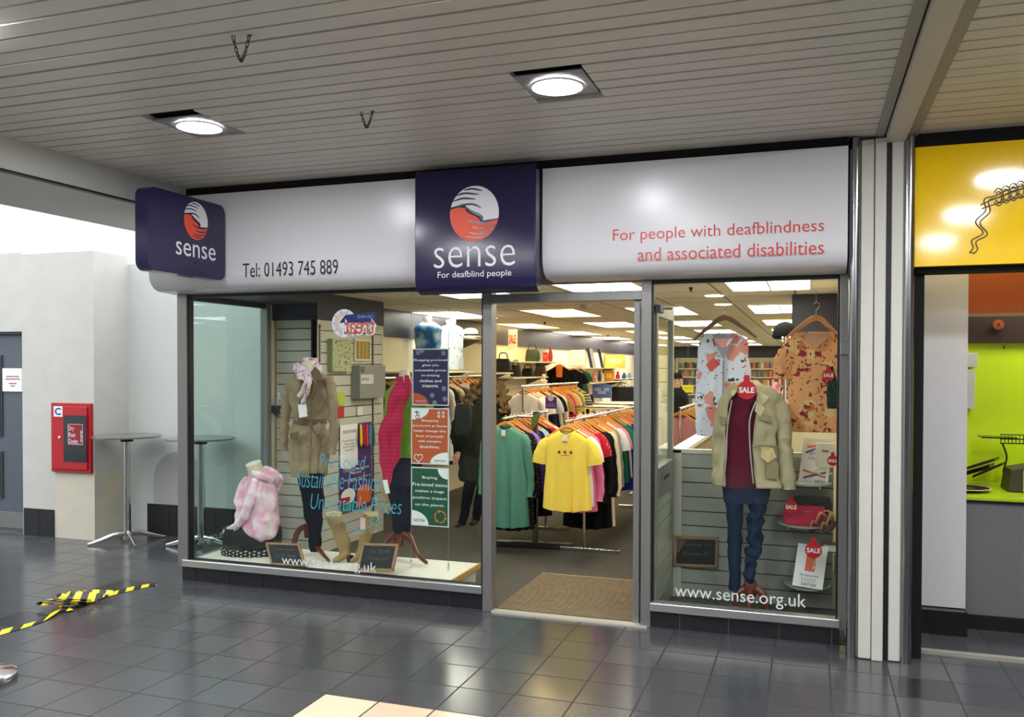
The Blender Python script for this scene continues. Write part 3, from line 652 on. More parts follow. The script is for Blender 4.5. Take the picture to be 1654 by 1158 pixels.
for j, (ya, yb) in enumerate(prows):
    for i, (xa, xb) in enumerate(pcols):
        if i == 0 and j == 0: continue
        warm = (i, j) in ((1, 1), (0, 2), (1, 3), (3, 2))
        t = thing('ceiling_light_panel', 'lit rectangular ceiling panel, %s in the row %s' % (coln[i], rown[j]), 'ceiling light', ((xa+xb)/2, (ya+yb)/2, 2.3), 'lit panels in the shop ceiling')
        w, h = (xb-xa)/2, (yb-ya)/2
        MB().box(-w, w, -h, h, -.006, .0).build('diffuser', PM_WARM if warm else PM_COOL, t, local=True)
        mb = MB()
        for q in ((-w, w, -h-.012, -h), (-w, w, h, h+.012), (-w-.012, -w, -h, h), (w, w+.012, -h, h), (-w, w, -.008, .008), (-.006, .006, -h, h)): mb.box(*q, -.01, -.001)
        mb.build('frame', M('panel_frame_w', (216, 212, 196), .5), t, local=True)
# sprinklers, small round lamps, smoke detector
for k, (px, py, lab) in enumerate(((1116, 464, 'small dark sprinkler head in the ceiling above the white floral top'), (880, 520, 'small dark sprinkler head in the ceiling seen through the doorway'), (982, 541, 'small dark sprinkler head far back in the doorway view'))):
    c = PZ(px, py, 2.29); tag(MB().tube([c, c+Vector((0, 0, -.03))], [.02, .006], 10).lathe([(.0, -.03), (.02, -.034), (0, -.038)], c, n=12).build('sprinkler_head', M('brass_dark', (70, 60, 44), .4, metal=.7), smooth=True), lab, 'sprinkler', 'ceiling sprinklers')
for k, (px, py, lab) in enumerate(((1154, 478, 'round bright ceiling spot left of the big panel, nearest one'), (1168, 492, 'round bright ceiling spot behind the nearest one'), (1246, 521, 'round ceiling spot beside the black cap'))):
    c = PZ(px, py, 2.296); tag(MB().lathe([(0, -.004), (.075, -.004), (.085, 0), (0, 0)], c, n=28).build('ceiling_spot', M('spot_glow', (255, 250, 235), .5, emit=4.)), lab, 'ceiling light', 'round ceiling spots')
c = PZ(946, 492, 2.3); tag(MB().lathe([(0, -.05), (.03, -.048), (.055, -.03), (.06, 0), (0, 0)], c, n=24).build('smoke_detector', M('detector', (214, 206, 186), .5), smooth=True), 'round white smoke detector on the ceiling just inside the doorway', 'smoke detector')
# ribbed entrance mat
mt = NT('ribbed_mat'); sp = mt.n('ShaderNodeSeparateXYZ'); mt.l(mt.coord(), sp.inputs[0]); fr = mt.math('FRACT', mt.math('DIVIDE', sp.outputs[1], .034)); nz = mt.n('ShaderNodeTexNoise'); nz.inputs['Scale'].default_value = 14; nz.inputs['Detail'].default_value = 6; mt.l(mt.coord(), nz.inputs['Vector'])
mc = mt.mix(nz.outputs[0], lin((112, 96, 74)), lin((176, 154, 118))); mt.base(mt.mix(mt.math('LESS_THAN', fr, .35), mc, lin((84, 72, 58)))); mt.b.inputs['Roughness'].default_value = .9
mb = MB().box(2.555, 3.5, .03, 1.12, .004, .009)
for k in range(31): mb.box(2.56, 3.495, .045+k*.034, .063+k*.034, .009, .013)
tag(mb.build('entrance_mat', mt.m), 'brown ribbed entrance mat just inside the doorway', 'mat')
# ---------- display platform and slatwall of the left window
pf = thing('display_platform', 'low white display platform with wooden edge behind the left window', 'platform', (1.1, .3, 0))
MB().box(.07, 2.21, .035, .6, .13, .168).build('platform_top', M('platform_white', (232, 228, 214), .45, noise_=.03), pf)
mb = MB().box(.07, 2.21, .03, .037, .148, .171).box(2.21, 2.225, .03, .6, .135, .171); mb.build('wood_edging', WOODLT, pf)
mb = MB().box(2.17, 2.19, .06, .58, .004, .13).box(.08, 2.17, .06, .08, .004, .13).box(.08, 2.17, .56, .58, .004, .13); mb.build('side_panel', M('platform_panel', (222, 224, 214), .5), pf)
SLW = M('slatwall_grey', (196, 192, 178), .5, noise_=.03, nscale=3)
def slatwall(name, x0, x1, y0, y1, z0, z1, axis, label, face, step=.0985, mat=SLW):
    mb = MB(); mb.box(x0, x1, y0, y1, z0, z1, 1); z = z0; g = .008; th = .012
    while z < z1-.02:
        zt = min(z+step-g, z1)
        if axis == 'Y': mb.box(x0, x1, y0-th, y0, z, zt)
        else: mb.box(x1, x1+th, y0, y1, z, zt)
        z += step
    return struct(mb, name, [mat, M('groove', (36, 32, 28), .8)], label)
slatwall('wall_slat_back', .07, .5, 1.14, 1.16, .02, 2.06, 'Y', 'grey slatted panel behind the corner of the left window', -1)
slatwall('wall_slat_side', .44, .49, 1.1, 2.32, .004, 2.06, 'X', 'grey slatted partition with a poster and pictures on it', 1)
struct(MB().box(.455, .505, 1.10, 1.15, 0, 2.06), 'trim_22', M('slat_trim', (206, 200, 182), .5))
struct(MB().box(.49, .505, 2.3, 2.325, 0, 2.06), 'trim_23', M('slat_trim', (206, 200, 182), .5))
struct(MB().box(.05, .51, 1.09, 2.33, 2.06, 2.215).box(.05, .505, .03, 2.33, 2.2, 2.3), 'trim_24', M('navy_soffit', (38, 36, 52), .55))
def on_side(px0, py0, px1, py1, X=.505):   # rectangle on the side partition
    ym = (py0+py1)/2; y0, y1 = PX(px0, ym, X).y, PX(px1, ym, X).y
    return y0, PX((px0+px1)/2, py1, X).z, y1, PX((px0+px1)/2, py0, X).z
for (px, lab) in ((517, 'slotted upright strip on the partition nearer the glass'), (603, 'slotted upright strip on the partition beside the meter box')):
    yy = PX(px, 700, .51).y; t = thing('slotted_upright', lab, 'shelf upright', (.51, yy, 1.0), 'slotted shelving uprights')
    MB().box(.503, .512, yy-.012, yy+.012, .1, 2.02).build('strip', M('upright_dark', (40, 42, 46), .4), t)
    mb = MB()
    for k in range(48): mb.box(.512, .5135, yy-.004, yy+.004, .75+k*.026, .764+k*.026)
    mb.build('slots', M('slot_pale', (210, 214, 214), .5), t)
def frame_pic(x0, y0, x1, y1, name, mats, label, cat, depth=.03, border=.02, fm=(200, 198, 180)):
    a = on_side(x0, y0, x1, y1); t = thing(name, label, cat, (.51, a[0], a[1]))
    MB().box(.503, .503+depth, a[0], a[2], a[1], a[3]).build('frame', M(name+'_frame_%d' % x0, fm, .5), t)
    MB().box(.503+depth, .506+depth, a[0]+border, a[2]-border, a[1]+border, a[3]-border).build('picture', mats, t); return a
frame_pic(529, 548, 560, 600, 'canvas_picture', blotch('berry_print', (176, 182, 140), [((120, 60, 70), 3.2, .24), ((86, 54, 90), 4.4, .2)], 8), 'greenish canvas with a dark berry motif on the slatted partition', 'picture', .05, .001, (150, 156, 112))
frame_pic(571, 548, 596, 583, 'framed_picture', stripes('gold_reed', (206, 166, 84), (150, 128, 74), .07, 1, duty=.6), 'pale-framed golden picture above the grey meter box', 'picture', .02, .02, (214, 208, 180))
a = on_side(567, 590, 609, 643); t = thing('meter_box', 'grey metal wall box with a small card slot and labels on the partition', 'wall box', (.56, a[0], a[1]))
MB().box(.503, .60, a[0], a[2], a[1], a[3]).build('case', M('box_grey', (130, 130, 124), .5), t, bevel=.005)
b = on_side(583, 605, 603, 620, .602); MB().box(.600, .604, b[0], b[2], b[1], b[3]).build('display', M('box_display', (196, 196, 184), .4), t)
mb = MB()
for i in range(4): mb.box(.604, .605, b[0]+.02+i*.035, b[0]+.035+i*.035, b[1]+.03, b[3]-.03)
b2 = on_side(583, 592, 589, 602, .602); mb.box(.600, .602, b2[0], b2[2], b2[1], b2[3]); mb.build('labels', M('box_labels', (84, 84, 84), .5), t)
# poster on the partition
a = on_side(549, 684, 600, 823, .515); t = thing('fundraising_poster', 'tall purple and white poster with orange and teal shapes on the partition', 'poster', (.52, a[0], a[1]))
MB().box(.514, .517, a[0], a[2], a[1], a[3]).build('sheet', M('poster_purple', (76, 42, 104), .5), t)
def disc(cy_, cz_, ry, rz, X, a0=0, a1=2*PI, n=28): return [(X, cy_+ry*math.cos(q), cz_+rz*math.sin(q)) for q in np.linspace(a0, a1, n)]
Lw, Hh = a[2]-a[0], a[3]-a[1]
mb = MB().poly([(.518, a[0], a[3]), (.518, a[0], a[1]+.55*Hh)]+disc(a[0]+.27*Lw, a[1]+.55*Hh, .27*Lw, .06*Hh, .518, PI, 2*PI, 14)+[(.518, a[0]+.54*Lw, a[3])])
mb.poly(disc(a[0]+.24*Lw, a[1]+.18*Hh, .22*Lw, .09*Hh, .518)); mb.build('white_shapes', WHITE, t)
MB().poly([(.5185, a[0]+.52*Lw, a[1]+.02*Hh), (.5185, a[2]-.02, a[1]+.05*Hh), (.5185, a[2]-.02, a[1]+.2*Hh)]+disc(a[0]+.74*Lw, a[1]+.2*Hh, .22*Lw, .07*Hh, .5185, 0, PI, 14)).build('orange_shape', M('p_orange', (232, 104, 40), .5), t)
MB().poly([(.519, a[0]+.02, a[1]+.0), (.519, a[0]+.45*Lw, a[1]+.02*Hh), (.519, a[0]+.4*Lw, a[1]+.1*Hh), (.519, a[0]+.05, a[1]+.09*Hh)]).build('teal_shape', M('p_teal', (30, 140, 116), .5), t)
MB().poly([(.519, a[0]+.0, a[1]+.11*Hh), (.519, a[0]+.28*Lw, a[1]+.1*Hh), (.519, a[0]+.3*Lw, a[1]+.17*Hh), (.519, a[0], a[1]+.18*Hh)]).build('red_shape', M('p_red', (176, 34, 44), .5), t)
mb = MB().text('sense', (.519, a[0]+.05, a[3]-.1*Hh), (0, 1, 0), (0, 0, 1), .4*Lw, .035*Hh, mi=0).text('Donate today and\nhelp us raise\nfunds for people\nwho need it', (.519, a[0]+.04, a[3]-.3*Hh), (0, 1, 0), (0, 0, 1), .42*Lw, .13*Hh, mi=0)
mb.build('poster_print', M('p_darktext', (116, 40, 70), .5), t)
MB().text('Clothing donations\nneeded', (.519, a[0]+.1*Lw, a[1]+.42*Hh), (0, 1, 0), (0, 0, 1), .8*Lw, .07*Hh).text('Bags, shoes, toys, books\nall welcome here', (.519, a[0]+.12*Lw, a[1]+.33*Hh), (0, 1, 0), (0, 0, 1), .76*Lw, .05*Hh).build('white_lettering', WHITE, t)
# ties hanging at the poster top
for k, (px, c, cn) in enumerate(((583, (238, 190, 40), 'yellow'), (588, (190, 30, 44), 'red'), (593, (214, 70, 60), 'coral'), (598, (70, 130, 170), 'blue'), (603, (60, 90, 90), 'dark teal'))):
    p = PX(px, 685, .56); q = PX(px+1, 722, .56); mb = MB().tube([p, p.lerp(q, .1), p.lerp(q, .8), q], [.012, .018, .026, .002], 10, flat=.25)
    tag(mb.build('necktie', fabric('tie_%s' % cn, c), smooth=True), '%s tie hanging in front of the poster on the slatted partition' % cn, 'tie', 'ties on the partition')
# small goods hooks
for (x0, y0, x1, y1, X, c, nm, lab) in ((544, 633, 557, 655, .54, (176, 196, 60), 'card_pack', 'small lime card pack hanging on the partition beside the coat'), (543, 656, 556, 675, .55, (176, 40, 34), 'card_pack', 'small red card pack hanging below the lime one'), (578, 657, 586, 671, .52, (222, 224, 220), 'card_pack', 'small white tag card hanging under the meter box')):
    a = on_side(x0, y0, x1, y1, X); tag(MB().box(X-.01, X, a[0], a[2], a[1], a[3]).build(nm, M('pk%d' % x0, c, .5), bevel=.002), lab, 'packet', 'packs on the partition')
c = PY(448, 662, 1.1); hp = thing('heart_padlock', 'dark heart-shaped ornament hanging on the slatted back panel by a pale hook', 'ornament', c)
pts = [(16*math.sin(a)**3/16, (13*math.cos(a)-5*math.cos(2*a)-2*math.cos(3*a)-math.cos(4*a))/16) for a in np.linspace(0, 2*PI, 40)[:-1]]
MB().slab([(x*.055, z*.055) for x, z in pts], c+Vector((0, 0, 0)), (1, 0, 0), (0, 0, 1), .03).build('heart', M('dark_slate', (62, 64, 66), .4), hp, bevel=.006)
MB().tube([c+Vector((0, .0, .04)), c+Vector((0, .0, .12)), c+Vector((0, .03, .125))], .004, 6).box(c.x-.012, c.x+.012, 1.122, 1.126, c.z+.09, c.z+.15).build('hook', WHITE, hp)
# mirrored treat sticker in the window
tr = thing('window_sticker', 'round sweet-like window sticker with mirrored word treat in orange and blue', 'window sticker', PY(570, 523, .03))
a = rectY(556, 516, 606, 540, .03); c = PY(556, 522, .03)
rr = (PY(575, 522, .03).x-PY(535, 522, .03).x)/2
mb = MB()
for r0_, r1_, mi in ((rr, rr*.8, 0), (rr*.8, rr*.45, 1), (rr*.45, .001, 0)):
    A = [(c.x+r0_*math.cos(q), .03, c.z+r0_*math.sin(q)) for q in np.linspace(0, 2*PI, 41)]; B = [(c.x+r1_*math.cos(q), .03, c.z+r1_*math.sin(q)) for q in np.linspace(0, 2*PI, 41)]
    mb.add(A+B, [(i, i+1, 41+i+1, 41+i) for i in range(40)], mi)
for k in range(10):
    q = k*PI/5; mb.slab([(0, 0), (rr*.3, .006), (rr*.3, -.006)], (c.x+math.cos(q)*rr*.62, .0285, c.z+math.sin(q)*rr*.62), (math.cos(q), 0, math.sin(q)), (-math.sin(q), 0, math.cos(q)), .001, 2)
mb.build('sweet_disc', [M('st_white', (226, 232, 244), .4), M('st_peach', (238, 196, 186), .4), M('st_lilac', (150, 168, 222), .4)], tr)
rectpts = rectY(548, 504, 608, 521, .028)
MB().slab([(0, 0), (rectpts[2]-rectpts[0], 0), (rectpts[2]-rectpts[0], rectpts[3]-rectpts[1]), (.05, rectpts[3]-rectpts[1]-.02)], (rectpts[0], .0275, rectpts[1]), (1, 0, 0), (0, 0, 1), .001).build('navy_backing', M('st_navy', (38, 44, 110), .4), tr)
MB().text('treat', (a[2]+.012, .0262, a[1]-.008), (-1, 0, 0), (0, 0, 1), a[2]-a[0]+.024, a[3]-a[1]+.016, bold=.07).build('word_outline', M('st_white2', (232, 236, 250), .4), tr)
mb = MB().text('treat', (a[2], .025, a[1]), (-1, 0, 0), (0, 0, 1), a[2]-a[0], a[3]-a[1], bold=.01); mb.build('word_treat', M('st_orange', (222, 84, 52), .4), tr)
b = rectY(560, 537, 574, 546, .026); c3 = rectY(577, 507, 602, 514, .026)
MB().text('US', (b[2], .0262, b[1]), (-1, 0, 0), (0, 0, 1), b[2]-b[0], b[3]-b[1]).text('I am worth', (c3[2], .0262, c3[1]), (-1, 0, 0), (0, 0, 1), c3[2]-c3[0], c3[3]-c3[1]).build('small_words', M('st_lilac', (150, 168, 222), .4), tr)
# three hanging posters on wires
YP = .3
def hang_poster(x0, y0, x1, y1, name, colr, label, lines, deco):
    a = rectY(x0, y0, x1, y1, YP); t = thing('hanging_poster', label, 'poster', (a[0], YP, a[1]), 'posters hanging on wires in the left window')
    w, h = a[2]-a[0], a[3]-a[1]
    MB().box(a[0], a[2], YP, YP+.004, a[1], a[3]).build('clear_sleeve', M('sleeve', (214, 220, 224), .2), t)
    MB().box(a[0]+.008, a[2]-.008, YP-.001, YP, a[1]+.008, a[3]-.008).build('sheet', M(name, colr, .45), t)
    mb = MB(); n = len(lines)
    for k, (s_, wd) in enumerate(lines):
        zz = a[3]-h*deco['top']-(k+1)*h*deco['step']
        mb.text(s_, (a[0]+w/2-w*wd/2, YP-.0022, zz), (1, 0, 0), (0, 0, 1), w*wd, h*deco['h'], bold=.008)
    mb.build('lettering', WHITE, t); return a, w, h, t
a, w, h, t1 = hang_poster(666, 563, 725, 655, 'poster_navy', (40, 30, 74), 'topmost of the three hanging posters, dark purple with white lettering', [('Shopping pre-loved', .92), ('gives you', .45), ('unbeatable prices', .86), ('on amazing', .5), ('clothes and', .6), ('treasures.', .45)], dict(top=.14, step=.09, h=.05))
mb = MB().poly([(a[0]+.008, YP-.0018, a[1]+.008)]+[(a[0]+.008+w*.42*math.cos(q), YP-.0018, a[1]+.008+h*.2*math.sin(q)) for q in np.linspace(0, PI/2, 14)]); mb.build('corner_disc', M('p_rust', (190, 78, 40), .5), t1)
mb = MB()
def starlet(mb, x, z, s, Y=YP-.0022):
    for k in range(5):
        q = k*2*PI/5; mb.tube([(x+s*.5*math.cos(q)+s*.3*math.cos(u), Y, z+s*.5*math.sin(q)+s*.3*math.sin(u)) for u in np.linspace(0, 2*PI, 9)], .0015, 4)
for fx, fz in ((.16, .93), (.26, .96), (.86, .92), (.87, .3), (.55, .18), (.9, .12), (.62, .05)): starlet(mb, a[0]+w*fx, a[1]+h*fz, .022)
mb.text('sense', (a[0]+.03, YP-.0026, a[1]+h*.06), (1, 0, 0), (0, 0, 1), w*.26, h*.03); mb.build('line_drawings', M('p_pale', (190, 186, 214), .5), t1)
a, w, h, t2 = hang_poster(664, 659, 725, 750, 'poster_rust', (192, 88, 44), 'middle of the three hanging posters, rust orange with white lettering', [('Shopping', .45), ('pre-loved at Sense', .92), ('helps change the', .84), ('lives of people', .72), ('with complex', .62), ('disabilities.', .54)], dict(top=.16, step=.092, h=.05))
mb = MB().poly([(a[0]+.008, YP-.0018, a[3]-.008)]+[(a[0]+.008+w*.45*math.cos(q), YP-.0018, a[3]-.008-h*.19*math.sin(q)) for q in np.linspace(PI/2, 0, 14)][::1])
mb.poly([(a[2]-.008, YP-.0018, a[1]+.008)]+[(a[2]-.008-w*.46*math.cos(q), YP-.0018, a[1]+.008+h*.2*math.sin(q)) for q in np.linspace(0, PI/2, 14)]); mb.build('corner_discs', WHITE, t2)
mb = MB().text('sense', (a[2]-w*.38, YP-.0026, a[1]+h*.05), (1, 0, 0), (0, 0, 1), w*.3, h*.035)
x, z = a[0]+w*.16, a[3]-h*.1
mb.tube([(x, YP-.003, z+.02), (x, YP-.003, z-.01), (x+.02, YP-.003, z-.015)], .003, 6).tube([(x-.02, YP-.003, z+.012), (x+.02, YP-.003, z+.008)], .003, 6).tube([(x+.004+.014*math.cos(u), YP-.003, z-.024+.014*math.sin(u)) for u in np.linspace(0, 2*PI, 13)], .0022, 5); mb.build('dark_symbols', M('p_navy', (34, 30, 70), .5), t2)
mb = MB(); hx, hz = a[0]+w*.2, a[1]+h*.11
mb.tube([(hx+.034*math.sin(q)**3, YP-.003, hz+.034*(13*math.cos(q)-5*math.cos(2*q)-2*math.cos(3*q)-math.cos(4*q))/16) for q in np.linspace(0, 2*PI, 30)], .003, 5)
for k in range(4): starlet(mb, a[2]-w*.26+.022*(k % 2)*1.6, a[3]-h*.08-.026*(k//2), .014)
mb.build('line_drawings', WHITE, t2)
a, w, h, t3 = hang_poster(664, 755, 725, 850, 'poster_green', (24, 84, 56), 'lowest of the three hanging posters, dark green about the planet', [('Buying', .4), ('Pre-loved items', .92), ('makes a huge', .76), ('positive impact', .9), ('on the planet.', .78)], dict(top=.09, step=.116, h=.058))
mb = MB().poly([(a[0]+.008, YP-.0018, a[1]+.008)]+[(a[0]+.008+w*.44*math.cos(q), YP-.0018, a[1]+.008+h*.24*math.sin(q)) for q in np.linspace(0, PI/2, 14)])
mb.poly([(a[2]-.008, YP-.0018, a[3]-.008)]+[(a[2]-.008-w*.26*math.cos(q), YP-.0018, a[3]-.008-h*.17*math.sin(q)) for q in np.linspace(PI/2, 0, 14)][::1]); mb.build('corner_discs', WHITE, t3)
MB().text('sense', (a[0]+w*.07, YP-.0026, a[1]+h*.07), (1, 0, 0), (0, 0, 1), w*.3, h*.045).build('dark_word', M('p_navy', (34, 30, 70), .5), t3)
mb = MB(); cx_, cz_ = a[2]-w*.22, a[1]+h*.17
for k in range(3):
    q0 = k*2*PI/3+.3; mb.tube([(cx_+.042*math.cos(q), YP-.003, cz_+.042*math.sin(q)) for q in np.linspace(q0, q0+1.35, 8)], .0045, 5)
    q = q0+1.55; mb.slab([(-.0, -.014), (.0, .014), (.022, 0)], (cx_+.042*math.cos(q-.12), YP-.003, cz_+.042*math.sin(q-.12)), (-math.sin(q), 0, math.cos(q)), (math.cos(q), 0, math.sin(q)), .002)
mb.build('recycling_arrows', M('p_orange2', (226, 112, 34), .5), t3)
for px, lab in ((664, 'left'), (724, 'right')):
    p0 = PY(px, 480, YP); x = PY(px, 700, YP).x; foot = PZ(px-6 if px < 700 else px+3, 918, .17)
    t = thing('poster_wire', 'thin vertical wire holding the %s edges of the three posters' % lab, 'wire', (x, YP, .17), 'poster wires')
    MB().tube([(x, YP+.004, .2), (x, YP+.004, 2.3)], .0016, 6).build('wire', M('wire_grey', (150, 150, 150), .3, metal=.8), t)
    MB().tube([(x, YP+.004, .17), (x, YP+.004, .22)], .008, 10).build('floor_fixing', CHROME, t)

# ================================================================== HANGERS AND GARMENTS
def hanger_mb():
    mb = MB()
    P = bez([(-.20, 0, -.135), (-.13, 0, -.105), (-.05, 0, -.06), (0, 0, -.048), (.05, 0, -.06), (.13, 0, -.105), (.20, 0, -.135)], 4)
    return mb.tube(P, [.007, .011, .014, .016, .014, .011, .007], 8, flat=.55)
def hook_mb():
    P = [(0, 0, -.05), (0, 0, -.02)]+[(.018*math.sin(a), 0, .0+.018*(-math.cos(a))+.0) for a in np.linspace(.3, 4.4, 12)]
    return MB().tube([Vector(p) for p in P], .0022, 6)
HP = thing('wooden_hanger', 'proto', 'hanger', (0, 0, 0))
_hb = hanger_mb().build('shoulder_bar', HANGW, HP, smooth=True, local=True); _hh = hook_mb().build('hook', CHROME, HP, smooth=True, local=True)
_used = [False]
def put_hanger(loc, rz, label, group, s=1.0, m=None):
    if not _used[0]: r = HP; kids = [_hb, _hh]; _used[0] = True
    else:
        r = HP.copy(); COL.objects.link(r); kids = []
        for ch in (_hb, _hh): c = ch.copy(); COL.objects.link(c); c.parent = r; kids.append(c)
    r.location = loc; r.rotation_euler = (0, 0, rz); r.scale = (s*.9, s, s); tag(r, label, 'hanger', group)
    if m:
        for q in kids[:1]: q.material_slots[0].link = 'OBJECT'; q.material_slots[0].material = m
    return r
def garment_mb(kind, seed, n=44):
    rr = random.Random(seed); ph = rr.uniform(0, 6); fq = rr.choice([5, 6, 7, 8])
    L = dict(tee=.64, long=.72, cardigan=.9, dress=1.0, short=.55, vest=.62)[kind]; hem = dict(tee=.23, long=.24, cardigan=.25, dress=.26, short=.22, vest=.22)[kind]
    sh = .20; mb = MB(); rings = []
    rows = [(-.075, .07, .03), (-.085, .085, .034), (-.11, .14, .038), (-.14, .19, .04), (-.165, sh+.012, .042), (-.2, sh+.008, .045), (-.28, sh-.005, .05), (-.4, sh+.0, .05), (-.52, (sh+hem)/2, .052), (-.07-L*.9, hem-.005, .055), (-.07-L, hem, .056), (-.068-L, hem-.006, .05)]
    for z, hw, hd in rows:
        t = max(0, min(1, (-z-.2)/.4)); ring = []
        for j in range(n):
            th = 2*PI*j/n; c, s = math.cos(th), math.sin(th)
            x = hw*math.copysign(abs(c)**.75, c); y = hd*math.copysign(abs(s)**.8, s)*(1+.45*t*math.sin(fq*x/.2*1.3+ph)) + .012*t*math.sin(fq*1.7*x/.2+ph*2)
            ring.append((x, y, z-.012*t*math.cos(x*9)-(.04*max(0, -s)*max(0, 1-abs(x)/.1) if z > -.12 else 0)))
        rings.append(ring)
    mb.loft(rings, cap=False)
    if kind in ('tee', 'dress', 'short'):
        for s in (-1, 1): mb.tube(bez([(s*.165, 0, -.165), (s*.215, 0, -.21), (s*.25, .0, -.28), (s*.262, 0, -.345)], 4), [.05, .062, .068, .07], 16, flat=.5, wr=.006)
    elif kind in ('long', 'cardigan'):
        for s in (-1, 1): mb.tube(bez([(s*.165, 0, -.165), (s*.215, 0, -.22), (s*.245, .01, -.4), (s*.262, .015, -.58), (s*.258, .0, -.70)], 4), [.045, .056, .05, .045, .04, .036], 16, flat=.6, wr=.012)
    # neckline band
    mb.tube([(.082*math.cos(a), .036*math.sin(a)*1.0, -.077-.04*max(0, -math.sin(a))*.9) for a in np.linspace(0, 2*PI, 22)], .006, 6)
    return mb
_gm = {}
def garment(kind, mat, loc, rz, label, group, name=None, s=1.0, seed=0, tagcard=False, catg='clothes', hang=True, hlabel=None):
    key = (kind, seed % 3)
    nm = name or dict(tee='t_shirt', long='long_sleeved_top', cardigan='cardigan', dress='dress', short='short_top', vest='vest_top')[kind]
    if key not in _gm:
        o = garment_mb(kind, seed % 3+10).build(nm, mat, smooth=True, ang=70); o.name = nm; _gm[key] = o.data
    else:
        o = bpy.data.objects.new(nm, _gm[key]); COL.objects.link(o)
    o.material_slots[0].link = 'OBJECT'; o.material_slots[0].material = mat
    o.location = loc; o.rotation_euler = (0, 0, rz); o.scale = (s*.88, s, s); tag(o, label, catg, group)
    if hang: put_hanger(loc, rz, hlabel or 'wooden hanger holding the '+label.split(',')[0].split(' hanging')[0], (group or 'clothes')+' hangers', s)
    if tagcard:
        c = MB().box(-.022, .022, -.062, -.059, -.17, -.105).build('price_tag', TAGW, o, local=True)
        MB().box(-.022, .022, -.0625, -.062, -.17, -.155).build('price_band', M('tag_orange', (220, 110, 60), .5), c, local=True)
    return o
PAT = {'black floral': blotch('g_blackfloral', (22, 22, 26), [((150, 90, 90), 2.5, .2), ((190, 190, 180), 4, .16)], 14), 'red patterned': blotch('g_redpat', (182, 36, 44), [((236, 200, 190), 3, .22), ((60, 20, 30), 4, .2)], 14),
       'blue floral': blotch('g_bluefloral', (176, 200, 216), [((40, 70, 130), 3, .25), ((230, 240, 245), 4, .2)], 14), 'denim': blotch('g_denim', (52, 58, 84), [((80, 88, 110), 6, .3)], 20), 'multi striped': stripes('g_strp', (210, 205, 200), (60, 50, 70), .04, 2, obj=True),
       'pink dotted': blotch('g_pinkdot', (226, 150, 176), [((240, 236, 236), 3, .2)], 18), 'leopard': blotch('g_leo', (176, 134, 84), [((50, 34, 20), 3, .28)], 20)}
COLR = {'white': (232, 230, 228), 'red': (178, 22, 36), 'black': (18, 18, 20), 'jet black': (12, 12, 14), 'cream': (222, 210, 176), 'grey knit': (150, 146, 140), 'pink': (226, 120, 164), 'teal green': (22, 132, 108), 'coral red': (214, 64, 54), 'navy': (30, 34, 62), 'sea teal': (40, 130, 140),
        'cobalt blue': (28, 56, 170), 'charcoal': (56, 56, 60), 'burgundy': (100, 24, 42), 'beige': (196, 176, 140), 'lilac': (150, 120, 180), 'purple': (86, 60, 130), 'pale blue': (150, 180, 210), 'orange': (226, 126, 40), 'mustard': (206, 160, 40), 'olive': (92, 94, 56), 'pale pink': (232, 196, 192),
        'off white': (236, 228, 212), 'lime yellow': (212, 224, 40), 'brown': (88, 60, 44), 'khaki': (150, 140, 104), 'ivory': (240, 232, 220), 'magenta': (190, 30, 110), 'dusty rose': (196, 128, 124), 'forest green': (34, 82, 52), 'silver grey': (186, 186, 186), 'dark floral': (40, 36, 50)}
def gmat(cn): return PAT[cn] if cn in PAT else fabric('g_'+cn.replace(' ', '_'), COLR[cn])
def run_rack(seq, loc0, step, rz, group, where, s=1.0, start=0):
    """garments one behind the other along a rail; each labelled by colour and its neighbours"""
    for k, (cn, kind) in enumerate(seq):
        p = Vector(loc0)+Vector(step)*k; jx = RND.uniform(-.012, .012)
        prv = seq[k-1][0] if k else None
        kn = dict(tee='T-shirt', long='long-sleeved top', cardigan='long cardigan', dress='dress', short='short top', vest='sleeveless top')[kind]
        lab = '%s %s on %s' % (cn, kn, where) + (', behind the %s one' % prv if prv else ', first')
        garment(kind, gmat(cn), p+Vector((jx, 0, 0)), rz+RND.uniform(-.12, .12), lab, group, s=s*RND.uniform(.96, 1.04), seed=k+start, hlabel='hanger of the %s %s on %s' % (cn, kn, where))
# ---- right-hand rack, seen through the doorway
XR = 2.67
GR1 = 'clothes on the rail behind the yellow T-shirt'
YEL = M('yellow_tee', (246, 216, 88), .85, noise_=.05, nscale=25, bump=.2, bscale=90, spec=.15)
yt = garment('tee', YEL, (XR, 1.42, 1.205), 0, 'bright yellow T-shirt with a small embroidered flower row, front of the rail', None, tagcard=True, seed=1, s=1.03, hlabel='orange wooden hanger holding the bright yellow T-shirt')
mb = MB()
for k in (-1, 0, 1):
    for q in range(6): a = q*PI/3; mb.slab([(-.005, 0), (0, .02), (.005, 0)], (k*.055+.004*math.cos(a), -.0615, -.245+.004*math.sin(a)), (math.cos(a), 0, math.sin(a)), (-math.sin(a), 0, math.cos(a)), .0012)
mb.box(-.04, .04, -.063, -.0615, -.271, -.268); mb.build('flower_embroidery', M('embroid', (150, 60, 50), .8), yt, local=True)
seqR = [('white', 'tee'), ('pink', 'long'), ('red', 'tee'), ('red patterned', 'tee'), ('black', 'long'), ('jet black', 'cardigan'), ('cream', 'cardigan'), ('beige', 'long'), ('grey knit', 'long'), ('white', 'short'), ('pink dotted', 'tee'), ('coral red', 'tee'), ('teal green', 'tee'), ('denim', 'tee'), ('off white', 'vest'), ('cobalt blue', 'long'), ('burgundy', 'tee'), ('black floral', 'long'), ('orange', 'tee'), ('navy', 'long'), ('silver grey', 'tee'), ('magenta', 'tee'), ('mustard', 'tee'), ('charcoal', 'long')]
run_rack(seqR, (XR, 1.56, 1.205), (0, .118, 0), 0, GR1, 'the rail behind the yellow T-shirt')
